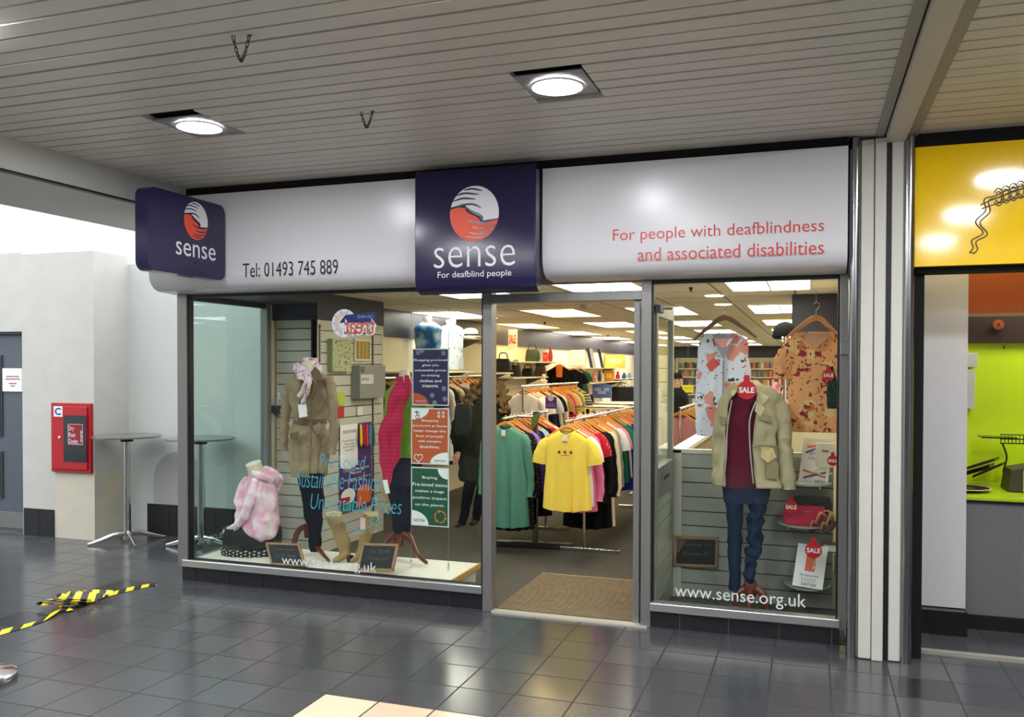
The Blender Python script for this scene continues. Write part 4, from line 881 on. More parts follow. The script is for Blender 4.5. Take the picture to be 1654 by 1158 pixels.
XL = 2.04; GR2 = 'clothes on the rail behind the green top'
GRN = M('green_top', (92, 148, 126), .8, noise_=.06, nscale=25, bump=.2, bscale=90, spec=.2)
garment('cardigan', GRN, (XL, 1.68, 1.205), 0, 'sea green long-sleeved top with a price tag, left of the yellow T-shirt', None, name='long_sleeved_top', tagcard=True, seed=2, s=.98, hlabel='wooden hanger holding the sea green long-sleeved top')
run_rack([('black floral', 'cardigan'), ('lilac', 'tee'), ('purple', 'long'), ('navy', 'long'), ('blue floral', 'tee'), ('black', 'cardigan'), ('red patterned', 'tee'), ('off white', 'tee')], (XL, 1.80, 1.205), (0, .12, 0), 0, GR2, 'the rail behind the green top', start=4)
DCH = M('dark_chrome', (120, 122, 122), .18, metal=1.)
rk = thing('clothes_rack', 'chrome clothes rack with square post and floor bar between the green and yellow tops', 'clothes rack', (2.16, 2.15, 0))
MB().box(2.195, 2.235, 1.98, 2.02, .05, 1.25).build('post', DCH, rk, bevel=.003)
a, b = Vector((1.86, 1.96, .0)), Vector((2.56, 2.04, 0)); d_ = (b-a).normalized(); n_ = Vector((-d_.y, d_.x, 0))
MB().obox((a+b)/2+Vector((0, 0, .035)), (b-a)/2, n_*.03, (0, 0, .03)).build('floor_bar', DCH, rk, bevel=.004)
MB().tube([(XL, 1.6, 1.2), (XL, 2.95, 1.2)], .012, 12).tube([(XL, 2.0, 1.2), (2.2, 2.0, 1.2)], .012, 10).build('arm', CHROME, rk, smooth=True)
MB().tube([(XL, 2.9, 1.2), (XL, 2.9, .02)], .014, 10).box(XL-.25, XL+.25, 2.88, 2.92, .004, .03).build('rear_post', CHROME, rk)
MB().slab([(-.03, 0), (.05, .05), (.05, .0), (.0, -.1), (-.03, -.1)], (2.215, 1.975, 1.2), (1, 0, 0), (0, 0, 1), .01).build('bracket', M('green_brass', (110, 126, 70), .35, metal=.6), rk)
rk = thing('clothes_rack', 'long chrome clothes rail running back from the yellow T-shirt', 'clothes rack', (XR, 2.9, 0))
MB().tube([(XR, 1.34, 1.2), (XR, 4.55, 1.2)], .012, 12).build('rail', CHROME, rk, smooth=True)
for yy in (2.0, 4.5):
    MB().tube([(XR, yy, 1.2), (XR, yy, .03)], .014, 10).build('post', CHROME, rk); MB().box(XR-.22, XR+.32, yy-.02, yy+.02, .004, .04).build('foot', CHROME, rk, bevel=.003)
# ---- middle rack with pale tops
XM = PY(845, 628, 4.25).x; ZM = PY(845, 624, 4.25).z
run_rack([('ivory', 'long'), ('white', 'long'), ('off white', 'tee'), ('navy', 'long'), ('silver grey', 'tee'), ('black', 'tee'), ('cream', 'long'), ('leopard', 'tee'), ('magenta', 'short'), ('mustard', 'tee'), ('pale pink', 'tee'), ('khaki', 'tee'), ('lime yellow', 'long'), ('multi striped', 'tee')], (XM, 4.3, ZM), (.0, .17, 0), .1, 'clothes on the middle rail', 'the middle rail of pale tops', start=2)
rk = thing('clothes_rack', 'chrome clothes rail holding pale tops in the middle of the shop', 'clothes rack', (XM, 5.4, 0))
MB().tube([(XM, 4.15, ZM), (XM, 6.8, ZM)], .014, 10).build('rail', CHROME, rk, smooth=True)
for yy in (4.25, 6.7): MB().tube([(XM, yy, ZM), (XM, yy, .03)], .014, 10).build('post', CHROME, rk); MB().box(XM-.25, XM+.25, yy-.02, yy+.02, .004, .04).build('foot', CHROME, rk)
sc = thing('rail_sign', 'purple price card with a white heart clipped on the middle rail', 'sign', PY(890, 655, 4.1))
a = rectY(881, 641, 899, 660, 4.1); MB().box(a[0], a[2], 4.1, 4.106, a[1], a[3]).build('card', M('card_purple', (112, 52, 160), .5), sc)
c = PY(889.5, 643, 4.09); MB().tube([c, c+Vector((0, -.004, 0))], .035, 20).build('white_disc', WHITE, sc); MB().text('|||||\n||||||', (a[0]+.02, 4.092, a[1]+.02), (1, 0, 0), (0, 0, 1), a[2]-a[0]-.04, .045).build('lettering', M('card_text', (222, 200, 236), .6), sc)
MB().tube([(c.x, 4.11, a[1]), (c.x, 4.11, ZM)], .006, 6).build('clip_stem', CHROME, sc)
# ---- rail on the left wall
rk = thing('wall_rail', 'long clothes rail along the cream wall behind the hanging posters', 'clothes rail', (.38, 4, 1.5))
MB().tube([(.38, 2.45, 1.53), (.38, 5.8, 1.53)], .014, 10).build('rail', CHROME, rk, smooth=True)
for yy in (2.5, 4.1, 5.7): MB().tube([(.06, yy, 1.53), (.38, yy, 1.53)], .012, 8).build('bracket', CHROME, rk)
run_rack([('brown', 'long'), ('black', 'cardigan'), ('olive', 'cardigan'), ('cream', 'long'), ('dark floral', 'long'), ('charcoal', 'long'), ('burgundy', 'tee'), ('off white', 'cardigan'), ('black floral', 'dress'), ('beige', 'long'), ('navy', 'cardigan'), ('grey knit', 'long'), ('leopard', 'long'), ('orange', 'tee'), ('dusty rose', 'long'), ('pale pink', 'long'), ('red', 'long'), ('white', 'tee')], (.38, 2.62, 1.53), (0, .175, 0), 0, 'clothes on the wall rail', 'the wall rail behind the posters', start=1)
# ---- racks seen through the right window
XW = PY(1104, 660, 3.4).x
run_rack([('dusty rose', 'long'), ('black floral', 'long'), ('olive', 'long'), ('charcoal', 'tee'), ('cobalt blue', 'tee'), ('khaki', 'long'), ('forest green', 'tee'), ('beige', 'tee'), ('white', 'long')], (XW, 3.2, 1.24), (0, .2, 0), .15, 'clothes on the rail by the door leaf', 'the rail by the door leaf', start=5)
rk = thing('clothes_rack', 'chrome clothes rail partly hidden behind the open door leaf', 'clothes rack', (XW, 4, 0))
MB().tube([(XW, 3.1, 1.24), (XW, 5.1, 1.24)], .014, 10).build('rail', CHROME, rk, smooth=True)
for yy in (3.15, 5.05): MB().tube([(XW, yy, 1.24), (XW, yy, .03)], .014, 10).build('post', CHROME, rk); MB().box(XW-.2, XW+.2, yy-.02, yy+.02, .004, .04).build('foot', CHROME, rk)
# ---- cross rail further back
YC = 5.6; xa, xb = PY(902, 655, YC).x, PY(1030, 655, YC).x; zc = PY(960, 657, YC).z
rk = thing('clothes_rack', 'low chrome cross rail behind the long rail, seen above the hangers', 'clothes rack', ((xa+xb)/2, YC, 0))
MB().tube([(xa, YC, zc), (xb, YC, zc)], .014, 10).tube([(xa, YC+.5, zc+.02), (xb, YC+.5, zc+.02)], .014, 10).build('rail', CHROME, rk, smooth=True)
for xx in (xa+.05, xb-.05): MB().tube([(xx, YC, zc), (xx, YC, .03)], .014, 10).build('post', CHROME, rk); MB().box(xx-.02, xx+.02, YC-.2, YC+.55, .004, .04).build('foot', CHROME, rk)
run_rack([('red', 'tee'), ('pale pink', 'tee'), ('multi striped', 'tee'), ('white', 'tee'), ('coral red', 'tee'), ('pale blue', 'tee'), ('magenta', 'tee'), ('burgundy', 'tee')], (xa+.15, YC, zc), (.16, 0, 0), PI/2-.2, 'clothes on the far cross rail', 'the far cross rail', start=7)

# ================================================================== MANNEQUINS IN THE LEFT WINDOW
SKIN_M = M('mannequin_cream', (226, 214, 190), .45)
def baseY(px, py, z=.17): return PZ(px, py, z).y
def tube_px(mb, rows, Y, n=14, flat=.8, wr=.0, sm=5):
    """rows of (px, py, radius_px[, dY]) along a limb"""
    P = [PY(r[0], r[1], Y+(r[3] if len(r) > 3 else 0)) for r in rows]; R = [px_r(r[2], p) for r, p in zip(rows, P)]
    Q = bez(P, sm); rad = list(np.interp(np.linspace(0, len(rows)-1, len(Q)), range(len(rows)), R))
    return mb.tube(Q, rad, n, flat=flat, wr=wr)
def curved_leg(mb, pts, Y, r=5): return tube_px(mb, [(x, y, rr, dy) for x, y, rr, dy in pts], Y, 10, .9)
COATM = fabric('trench', (152, 134, 106)); COATD = fabric('trench_dark', (112, 96, 72))
YB = .45
t = thing('coat_mannequin', 'mannequin in a belted beige trench coat with a pastel scarf, on the display platform', 'mannequin', (PY(505, 760, YB).x, YB, .17))
MB().loft(sil([(582, 492, 508), (600, 488, 512), (612, 484, 516)], YB, .8)).build('neck', SKIN_M, t, smooth=True)
MB().loft(sil([(598, 488, 514), (604, 476, 524), (611, 468, 535), (620, 467, 537), (640, 470, 534), (662, 473, 529), (678, 476, 525), (684, 474, 527), (700, 471, 530), (735, 469, 530), (755, 469, 527), (769, 471, 523)], YB, .55, .5, m=60, n=96, fold=.07, kf=11, wr=.035), cap=True).build('coat_body', COATM, t, smooth=True, ang=80)
mb = MB(); tube_px(mb, [(472, 611, 8), (466, 632, 9), (462, 660, 8.5), (459, 690, 8), (459, 728, 7)], YB-.02, 18, .85, .02); mb.build('sleeve', COATM, t, smooth=True)
mb = MB(); tube_px(mb, [(529, 611, 8, -.03), (536, 632, 9.5, -.05), (538, 662, 9, -.06), (538, 700, 8, -.05), (537, 734, 7.5, -.05)], YB, 18, .85, .02); mb.build('sleeve', COATM, t, smooth=True)
mb = MB(); mb.loft(sil([(676, 474.5, 526.5), (681, 474, 527.5), (685, 474.5, 527.5)], YB, .57, .5, m=8, n=48)); tube_px(mb, [(500, 682, 2.5, -.17), (507, 696, 2.2, -.18), (515, 710, 2.2, -.18), (521, 722, 2, -.18)], YB, 8, .5); mb.build('belt', COATD, t, smooth=True)
mb = MB(); mb.tube([PY(x, y, YB-d) for x, y, d in ((503, 640, .185), (503, 680, .19), (502, 720, .2), (500, 764, .2))], .004, 6).tube([PY(x, y, YB-d) for x, y, d in ((486, 618, .17), (484, 650, .175), (483, 678, .175))], .0035, 6)
for yy_ in (655, 668, 700, 722): mb.tube([PY(497, yy_, YB-.19), PY(497, yy_, YB-.2)], .007, 8)
mb.build('placket_and_buttons', COATD, t)
mb = MB()
def flap(mb, pts, Y, th=.012, mi=0):
    P = [PY(x, y, Y+(d[0] if d else 0)) for x, y, *d in pts]; Q = [p+Vector((0, th, 0)) for p in P]; n = len(P)
    mb.add(P, [tuple(range(n))], mi); mb.add(Q, [tuple(range(n))[::-1]], mi); return mb.add(P+Q, [(i, n+i, n+(i+1) % n, (i+1) % n) for i in range(n)], mi)
flap(mb, [(508, 592, -.08), (516, 600, -.12), (521, 612, -.14), (504, 615, -.17), (500, 606, -.14)], YB); flap(mb, [(504, 615, -.17), (513, 616, -.17), (503, 648, -.18), (500, 640, -.18)], YB); flap(mb, [(484, 600, -.12), (478, 608, -.12), (486, 616, -.16)], YB)
mb.build('collar', COATD, t, smooth=True)
mb = MB()
for x0, y0, x1, y1, x2, y2 in ((468, 700, 482, 697, 479, 712), (512, 700, 524, 703, 519, 716)): flap(mb, [(x0, y0, -.17), (x1, y1, -.18), (x2, y2, -.18), (x0+1, y0+9, -.17)], YB, .006)
mb.build('pocket_flaps', COATD, t)
TROU = fabric('dark_trouser', (22, 24, 34)); 
mb = MB(); mb.loft(sil([(763, 478, 522), (775, 481, 523), (795, 488, 523), (812, 490, 523), (826, 489, 522), (838, 491, 521), (848, 497, 521), (865, 500, 520), (880, 500, 518), (891, 501, 517)], YB, .6, .3, m=34, n=40, fold=.03, kf=5, wr=.022)); tr_ = mb.build('trousers', TROU, t, smooth=True, ang=80)
mb = MB(); flap(mb, [(500, 762, -.13), (478, 768, -.12), (481, 776, -.12)], YB, .02)
mb = MB(); mb.loft(sil([(845, 491, 507), (868, 492, 506)], YB+.05, .9, m=4, n=24)); curved_leg(mb, [(493, 850, 5, 0), (484, 855, 5, 0), (478, 866, 4.5, -.02), (474, 884, 3.5, -.05)], YB+.05); curved_leg(mb, [(512, 884, 4, 0), (520, 893, 4, -.1), (526, 900, 3.2, -.16), (531, 905, 2.6, -.22)], YB); mb.tube([(t.location.x+.0, YB+.03, .2), (t.location.x, YB+.03, .5)], .02, 10); mb.build('wooden_stand', WOODDK, t, smooth=True)
mb = MB(); p = PY(489, 663, YB-.19); mb.obox(p, (.035, .0, .006), (0, .003, 0), (-.006, 0, .05)).build('price_tag', TAGW, t)
SCF = blotch('pastel_scarf', (226, 206, 216), [((176, 110, 160), 2.2, .3), ((232, 190, 90), 1.6, .22), ((80, 50, 90), 3, .12)], 14)
sf = thing('patterned_scarf', 'pastel pink and lilac patterned scarf knotted around the neck of the trench-coat mannequin', 'scarf', PY(495, 600, YB))
mb = MB(); P = [PY(*q[:2], YB+q[2]) for q in ((488, 604, -.13), (484, 596, -.05), (490, 588, .05), (500, 585, .09), (509, 590, .06), (511, 600, -.02), (504, 609, -.12), (496, 612, -.17), (489, 606, -.14))]
mb.tube(bez(P, 5), [.034, .042, .038, .042, .04, .044, .044, .048, .036], 16, flat=.85, wr=.045); mb.build('loop', SCF, sf, smooth=True)
mb = MB(); tube_px(mb, [(497, 608, 7, -.16), (494, 622, 8, -.2), (487, 634, 9, -.2), (483, 640, 5, -.2)], YB, 14, .4, .02); tube_px(mb, [(500, 610, 6, -.17), (499, 625, 8, -.21), (493, 640, 7, -.21), (489, 652, 2.5, -.2)], YB, 14, .4, .02); mb.build('hanging_end', SCF, sf, smooth=True)
# --- green top mannequin with the pink shawl
YG = .6
GREEN = fabric('lime_green_top', (116, 150, 52)); NAVT = fabric('navy_trouser', (30, 34, 50)); PINK = stripes('crimson_shawl', (170, 18, 62), (194, 28, 78), .03, 2, duty=.3)
t = thing('green_top_mannequin', 'mannequin in a lime green top and navy trousers, partly behind the hanging posters', 'mannequin', (PY(650, 860, YG).x, YG, .17))
MB().loft(sil([(598, 646, 660), (615, 643, 664), (626, 640, 668)], YG, .8)).build('neck', SKIN_M, t, smooth=True)
MB().loft(sil([(618, 640, 672), (626, 628, 682), (636, 621, 690), (660, 620, 690), (690, 624, 688), (715, 628, 688), (738, 628, 688)], YG, .5, .35, m=30, n=56, fold=.04, kf=7, wr=.02)).build('green_top', GREEN, t, smooth=True, ang=80)
mb = MB(); tube_px(mb, [(688, 632, 8), (693, 665, 8), (692, 700, 7), (690, 730, 6)], YG, 14, .8, .015); mb.build('sleeve', GREEN, t, smooth=True)
MB().loft(sil([(733, 630, 684), (750, 628, 682), (775, 626, 676), (800, 626, 668), (815, 630, 665), (830, 638, 664), (842, 634, 664), (852, 632, 662), (861, 636, 660)], YG, .55, .3, m=34, n=44, fold=.03, kf=5, wr=.03)).build('trousers', NAVT, t, smooth=True, ang=80)
mb = MB().loft(sil([(858, 635, 652), (868, 633, 652), (882, 636, 650)], YG, .8, m=6, n=28)); curved_leg(mb, [(650, 862, 6, 0), (662, 868, 6, -.03), (669, 882, 5, -.09), (676, 897, 4, -.16), (689, 909, 3, -.24)], YG); curved_leg(mb, [(640, 862, 6, 0), (628, 868, 5, -.05), (620, 884, 4, -.1), (614, 902, 3, -.16)], YG); mb.tube([(t.location.x, YG, .3), (t.location.x, YG, .5)], .02, 10); mb.build('wooden_stand', WOODDK, t, smooth=True)
sh = thing('crimson_shawl', 'long crimson textured shawl draped over the shoulder of the green-top mannequin', 'shawl', PY(640, 700, YG-.1))
MB().loft(sil([(608, 640, 648), (616, 639, 650), (632, 636, 653), (660, 625, 652), (690, 616, 651), (710, 612, 648), (735, 614, 645), (752, 615, 636), (770, 621, 631), (785, 627, 630)], YG-.2, .22, .3, m=50, n=64, fold=.2, kf=9, wr=.035)).build('front_drape', PINK, sh, smooth=True, ang=80)
MB().loft(sil([(606, 655, 662), (616, 655, 666), (628, 654, 667), (640, 652, 660), (648, 650, 656)], YG-.16, .25, .3, m=14, n=28, fold=.06, kf=5, wr=.02)).build('neck_fold', PINK, sh, smooth=True, ang=80)
tg = MB().obox(PY(624, 786, YG-.25), (.018, 0, .004), (0, .002, 0), (-.012, 0, .05)).build('price_tag', TAGW, sh)
# --- pink hoodie bust on the black box
YH = .33
HOOD = M('pink_tie_dye', (236, 186, 204), .9, noise_=.0, spec=.15)
nt_ = NT('pink_tie_dye_mix'); nz = nt_.n('ShaderNodeTexNoise'); nz.inputs['Scale'].default_value = 11; nz.inputs['Detail'].default_value = 3; nt_.l(nt_.coord(), nz.inputs['Vector'])
cr = nt_.n('ShaderNodeMapRange'); nt_.l(nz.outputs[0], cr.inputs[0]); cr.inputs[1].default_value = .38; cr.inputs[2].default_value = .62
nt_.base(nt_.mix(cr.outputs[0], lin((242, 226, 230)), lin((230, 166, 190)))); nt_.b.inputs['Roughness'].default_value = .9; HOOD = nt_.m
bxo = thing('black_plinth', 'black oval plinth box with white polka-dot trim under the pink hoodie', 'plinth', (PY(408, 900, .3).x, .3, .17))
rows_ = sil([(851, 362, 452), (858, 361, 454), (884, 362, 452)], YH, .6, .3, m=8, n=48); MB().loft(rows_).build('box_body', M('black_box', (22, 23, 27), .6, noise_=.2, nscale=30), bxo, smooth=True, ang=50)
nd = NT('polka'); vv = nd.n('ShaderNodeTexCoord'); sx = nd.n('ShaderNodeSeparateXYZ'); nd.l(nd.coord(), sx.inputs[0])
def fr_(v, s_): f = nd.math('FRACT', nd.math('DIVIDE', v, s_)); return nd.math('POWER', nd.math('SUBTRACT', f, .5), 2.)
dd = nd.math('ADD', fr_(sx.outputs[0], .032), fr_(nd.math('ADD', sx.outputs[2], nd.math('MULTIPLY', nd.math('FLOOR', nd.math('DIVIDE', sx.outputs[0], .032)), .012)), .024)); nd.base(nd.mix(nd.math('LESS_THAN', dd, .05), lin((20, 20, 24)), lin((210, 208, 205))))
MB().loft(sil([(884, 360, 454), (890, 359, 456), (898, 361, 453), (901, 364, 449)], YH-.01, .62, .3, m=6, n=48)).build('polka_dot_trim', nd.m, bxo, smooth=True)
t = thing('hoodie_bust', 'headless bust in a pale pink tie-dye hoodie, seated on the black plinth box', 'mannequin', (PY(415, 860, YH).x, YH, PY(415, 862, YH).z))
mb = MB(); mb.tube([PY(418, 772, YH), PY(413, 760, YH-.01), PY(409, 748, YH-.03)], [.075, .06, .062], 24).build('neck', SKIN_M, t, smooth=True)
MB().loft(sil([(762, 407, 430), (770, 400, 438), (782, 396, 444), (800, 394, 446), (825, 392, 447), (845, 389, 447), (858, 388, 446), (866, 394, 441), (872, 402, 434), (876, 409, 426)], YH, .62, -.5, m=34, n=64, fold=.05, kf=6, wr=.03)).build('hoodie_body', HOOD, t, smooth=True, ang=80)
mb = MB(); tube_px(mb, [(402, 775, 9, .02), (390, 792, 8.5, 0), (386, 806, 8, -.03), (389, 820, 7, -.06), (384, 840, 6, -.08), (377, 853, 4.5, -.1)], YH, 18, .9, .02); mb.build('sleeve', HOOD, t, smooth=True)
mb = MB(); tube_px(mb, [(416, 776, 10, -.08), (408, 800, 9.5, -.14), (398, 825, 8, -.16), (388, 842, 6.5, -.15), (381, 854, 5, -.13)], YH, 18, .9, .02); mb.build('sleeve', HOOD, t, smooth=True)
mb = MB()
for q in (((426, 762, 5, -.1), (440, 770, 8, -.06), (449, 781, 9, .02), (450, 790, 5, .06)), ((420, 758, 5, .06), (436, 762, 8, .06), (450, 771, 8, .05), (455, 778, 4, .05)), ((430, 768, 6, -.02), (440, 780, 8, 0), (446, 790, 6, .02), (447, 798, 3, .03)), ((408, 764, 5, -.08), (416, 768, 6, -.12), (428, 770, 6, -.12), (440, 776, 6, -.08))): tube_px(mb, q, YH, 14, .6, .012)
mb.build('hood', HOOD, t, smooth=True)
def fingers(mb, base, d, side, s=1., curl=.5):
    """palm and five separate fingers starting at base, pointing along d; side = thumb direction"""
    base, d, side = Vector(base), Vector(d).normalized(), Vector(side).normalized(); nrm = d.cross(side).normalized()
    mb.tube([base, base+d*.03*s, base+d*.075*s], [.022*s, .034*s, .036*s], 12, flat=.5, up=side)
    for k, L in enumerate((.058, .072, .078, .07)):
        o = base+d*.07*s+side*(.027-.018*(3-k))*s; a = o+d*L*.5*s+nrm*.1*L*curl*s; b = o+d*L*.95*s+nrm*L*curl*.5*s
        mb.tube([o, a, b], [.0095*s, .0085*s, .006*s], 8)
    o = base+side*.022*s+d*.02*s; mb.tube([o, o+side*.022*s+d*.03*s, o+side*.026*s+d*.058*s], [.012*s, .0105*s, .007*s], 8)
mb = MB(); w_ = PY(376, 855, YH-.12); fingers(mb, w_, (-1, -.35, -.35), (0, 0, 1), .62); mb.build('hand', SKIN_M, t, smooth=True)
# --- boots
BOOT = M('tan_leather', (150, 124, 80), .5, noise_=.15, nscale=18, bump=.35, bscale=22)
YB2 = baseY(552, 907)+.02
def boot(top, shaft, foot, Y, label, tagq=None):
    t = thing('knee_boot', label, 'boot', (PY(foot[-1][0], foot[-1][1], Y).x, Y, .17), 'tan knee boots in the left window')
    MB().loft(sil(shaft, Y, .75, .2, m=26, n=32, fold=.02, kf=5, wr=.02), cap=True).build('shaft', BOOT, t, smooth=True, ang=80)
    mb = MB(); tube_px(mb, foot, Y, 16, .8, .004); mb.build('foot', BOOT, t, smooth=True)
    MB().loft(sil(top, Y, .75, .2, m=5, n=32)).build('cuff', M('boot_lining', (196, 178, 132), .7), t, smooth=True)
    return t
t = boot([(827, 527, 552), (833, 526, 553)], [(832, 526, 552), (845, 530, 557), (860, 538, 560), (875, 544, 564), (888, 548, 567), (896, 549, 568)], [(561, 893, 8), (553, 899, 6, -.03), (544, 904, 4.5, -.06), (538, 906, 3, -.08)], YB2, 'tan knee boot standing left, leaning to the left, beside the middle of the platform')
mb = MB().tube([PY(565, 897, YB2), PY(565, 907, YB2)], [.03, .022], 10).build('heel', M('boot_heel', (40, 30, 24), .5), t)
t = boot([(827, 590, 612), (833, 589, 613)], [(830, 589, 612), (846, 592, 608), (856, 586, 604), (866, 580, 600), (880, 577, 594), (896, 573, 588)], [(582, 894, 7), (577, 899, 5, -.03), (571, 904, 4, -.05), (566, 906, 3, -.06)], YB2+.03, 'tan knee boot with a folded cuff standing behind the right chalkboard')
MB().tube([PY(584, 897, YB2+.03), PY(584, 907, YB2+.03)], [.03, .022], 10).build('heel', M('boot_heel', (40, 30, 24), .5), t)
tag(MB().obox(PY(586, 846, YB2-.08), (.02, 0, 0), (0, .003, 0), (0, 0, .045)).build('price_card', M('price_pink', (226, 190, 184), .6)), 'small pinkish price card beside the cuff of the right-hand tan boot', 'price card')
# --- chalkboards
def board(c4, Y0, Y1, label, scr, group=None, nm='chalkboard'):
    tl, tr, br, bl = [PY(x, y, Yq) for (x, y), Yq in zip(c4, (Y1, Y1, Y0, Y0))]
    c = (tl+tr+br+bl)/4; U = ((tr-tl)+(br-bl))/4; V = ((tl-bl)+(tr-br))/4; N = U.cross(V).normalized()
    t = thing(nm, label, 'chalkboard', c, group); MB().obox(c, U, V, N*.005).build('slate', BOARD, t)
    mb = MB(); e = .009; Un, Vn = U.normalized(), V.normalized()
    for s in (-1, 1): mb.obox(c+V*s, U+Un*e, Vn*e, N*.009); mb.obox(c+U*s, Un*e, V, N*.009)
    mb.build('wood_frame', M('board_frame', (150, 116, 74), .6), t)
    mb = MB()
    for k, s_ in enumerate(scr): mb.text(s_, c-U*.6+V*(.5-.62*k-.15)+N*.006*(1 if N.y < 0 else -1), Un, Vn, U.length*1.25, V.length*.24)
    mb.build('chalk_writing', M('chalk_faint', (92, 94, 92), .9), t); return t
board(((431, 878), (483, 880), (492, 914), (440, 911)), .04, .12, 'small chalkboard leaning on the platform below the pink hoodie', ['Tops from', '£2.50'], 'chalkboards on the platform')
board(((587, 879), (643, 881), (633, 921), (580, 919)), .03, .10, 'small chalkboard standing in front of the right-hand tan boot', ['Tar 20.00', 'Toys £1'], 'chalkboards on the platform')
# ================================================================== RIGHT WINDOW
SLG = slatwall('wall_slat_counter', 3.7, 4.72, .78, .8, .01, 1.03, 'Y', 'grey slatted counter front in the right window', -1, step=.103, mat=M('slat_cool', (150, 150, 142), .5, noise_=.03))
mb = MB().box(3.64, 3.70, .765, .82, 0, 1.06).box(3.64, 4.75, .765, .83, 1.035, 1.065); struct(mb, 'trim_25', M('counter_trim', (196, 194, 178), .4), bevel=.003)
mb = MB().box(3.64, 3.7, .82, 2.9, 0, 1.035, 0).box(3.62, 3.73, .82, 2.9, 1.035, 1.065, 1)
for k in range(52): mb.box(3.70, 3.712, .84+k*.04, .862+k*.04, .3, 1.03)
struct(mb, 'wall_counter_side', [M('ribbed_cream', (190, 176, 140), .5), M('counter_cap', (236, 232, 220), .35)])
mb = MB().box(4.0, 4.76, 1.9, 2.0, 0, 1.24).box(3.98, 4.78, 1.88, 2.02, 1.24, 1.27); tag(mb.build('cream_counter', M('cream_counter_m', (224, 216, 180), .4), bevel=.003), 'cream counter top section behind the slatted front, under the peach blouse', 'counter')
a = rectY(1279, 503, 1345, 536, 2.6); b = rectY(1279, 536, 1345, 690, 2.6)
struct(MB().box(a[0], 4.8, 2.6, 2.9, a[1], 2.3, 1).box(a[0], 4.8, 2.61, 2.9, 0, a[1]), 'wall_pier', [CREAM, BAND], 'cream wall pier with a dark header behind the peach blouse')
# open door leaf
dl = thing('door_leaf', 'open glazed shop door leaf with grey mid rail and slatted lower panel', 'door', (3.62, .42, 0)); dl['kind'] = 'structure'
LEAF = M('leaf_grey', (150, 152, 140), .4, metal=.3)
mb = MB().box(3.6, 3.64, .06, .11, .02, 2.06).box(3.6, 3.64, .73, .78, .02, 2.06).box(3.6, 3.64, .11, .73, 1.98, 2.06).box(3.6, 3.64, .11, .73, .02, .14); mb.build('stile_frame', LEAF, dl, bevel=.002)
MB().box(3.59, 3.65, .11, .73, .80, 1.0).build('mid_rail', M('leaf_rail', (128, 132, 124), .35, metal=.4), dl, bevel=.003)
MB().box(3.65, 3.653, .3, .5, .9, .925).build('letter_slot', BLACK, dl)
mb = MB().box(3.612, 3.622, .11, .73, .14, .8, 1)
for k in range(7): mb.box(3.622, 3.632, .11, .73, .145+k*.094, .145+k*.094+.086)
mb.build('reflected_slats', [M('reflected_slat_green', (164, 170, 150), .5), DARKGAP], dl)  # solid slats built in place of the slatwall reflection in the lower glass
MB().box(3.617, 3.623, .11, .73, 1.0, 1.98).build('glass', SHOPGLASS, dl)
for z_ in (1.93, 2.04): pass
mb = MB().box(3.64, 3.665, .03, .16, 2.0, 2.05).tube([(3.65, .1, 2.03), (3.7, .3, 2.04)], .008, 8); mb.build('door_closer', BLACK, dl)
# --- jacket mannequin
YJ = .36
MAR = fabric('maroon_top', (92, 16, 38)); KH = fabric('khaki_jacket', (176, 162, 128)); KHD = fabric('khaki_dark', (146, 132, 100)); JEAN = M('jeans', (26, 40, 64), .85, noise_=.25, nscale=12, bump=.3, bscale=120, spec=.2)
t = thing('jacket_mannequin', 'mannequin in a khaki jacket, maroon top and blue jeans in the right window', 'mannequin', (PY(1205, 960, YJ).x, YJ, 0.004))
MB().loft(sil([(614, 1199, 1216), (630, 1196, 1219), (642, 1192, 1224)], YJ, .8)).build('neck', SKIN_M, t, smooth=True)
MB().loft(sil([(630, 1186, 1226), (638, 1178, 1236), (650, 1170, 1244), (680, 1168, 1240), (710, 1168, 1232), (740, 1168, 1230), (770, 1166, 1234), (787, 1165, 1236)], YJ-.01, .5, .05, m=30, n=56, fold=.02, kf=7, wr=.01)).build('maroon_top', MAR, t, smooth=True, ang=80)
# jacket halves wrap the sides and back, leaving the front open
def shell(rows, Y, k, rot, a0, a1, **kw): return MB().loft(sil(rows, Y, k, rot, arc=(a0, a1), **kw), cap=False, closed=False)
JR = [(622, 1190, 1232), (630, 1176, 1250), (640, 1166, 1262), (660, 1160, 1262), (700, 1156, 1258), (730, 1155, 1258), (760, 1155, 1262), (784, 1153, 1266)]
shell(JR, YJ, .56, .08, math.radians(-82), math.radians(231), m=54, n=90, fold=.045, kf=9, wr=.032).build('jacket_body', KH, t, smooth=True, solid=.008, ang=80)
mb = MB(); tube_px(mb, [(1250, 640, 12), (1262, 665, 13, -.02), (1267, 700, 12, -.04), (1269, 735, 11, -.05), (1272, 770, 11, -.06), (1273, 790, 10, -.06)], YJ, 20, .85, .018); mb.build('sleeve', KH, t, smooth=True)
mb = MB(); tube_px(mb, [(1175, 642, 10), (1164, 668, 10, 0), (1159, 700, 9, 0), (1158, 735, 8.5, -.02), (1160, 770, 8, -.04), (1161, 784, 7, -.04)], YJ, 20, .85, .018); mb.build('sleeve', KH, t, smooth=True)
mb = MB(); flap(mb, [(1205, 614, .1), (1224, 614, .08), (1236, 626, -.02), (1242, 642, -.11), (1231, 654, -.135), (1222, 645, -.12), (1224, 632, -.1), (1216, 622, 0)], YJ, .012); flap(mb, [(1190, 618, .05), (1204, 614, .1), (1196, 622, 0), (1184, 640, -.15), (1180, 634, -.1)], YJ, .012)
flap(mb, [(1222, 645, -.135), (1236, 660, -.135), (1228, 672, -.135), (1219, 664, -.135)], YJ, .01); mb.build('collar', fabric('collar_light', (206, 190, 146)), t, smooth=False)
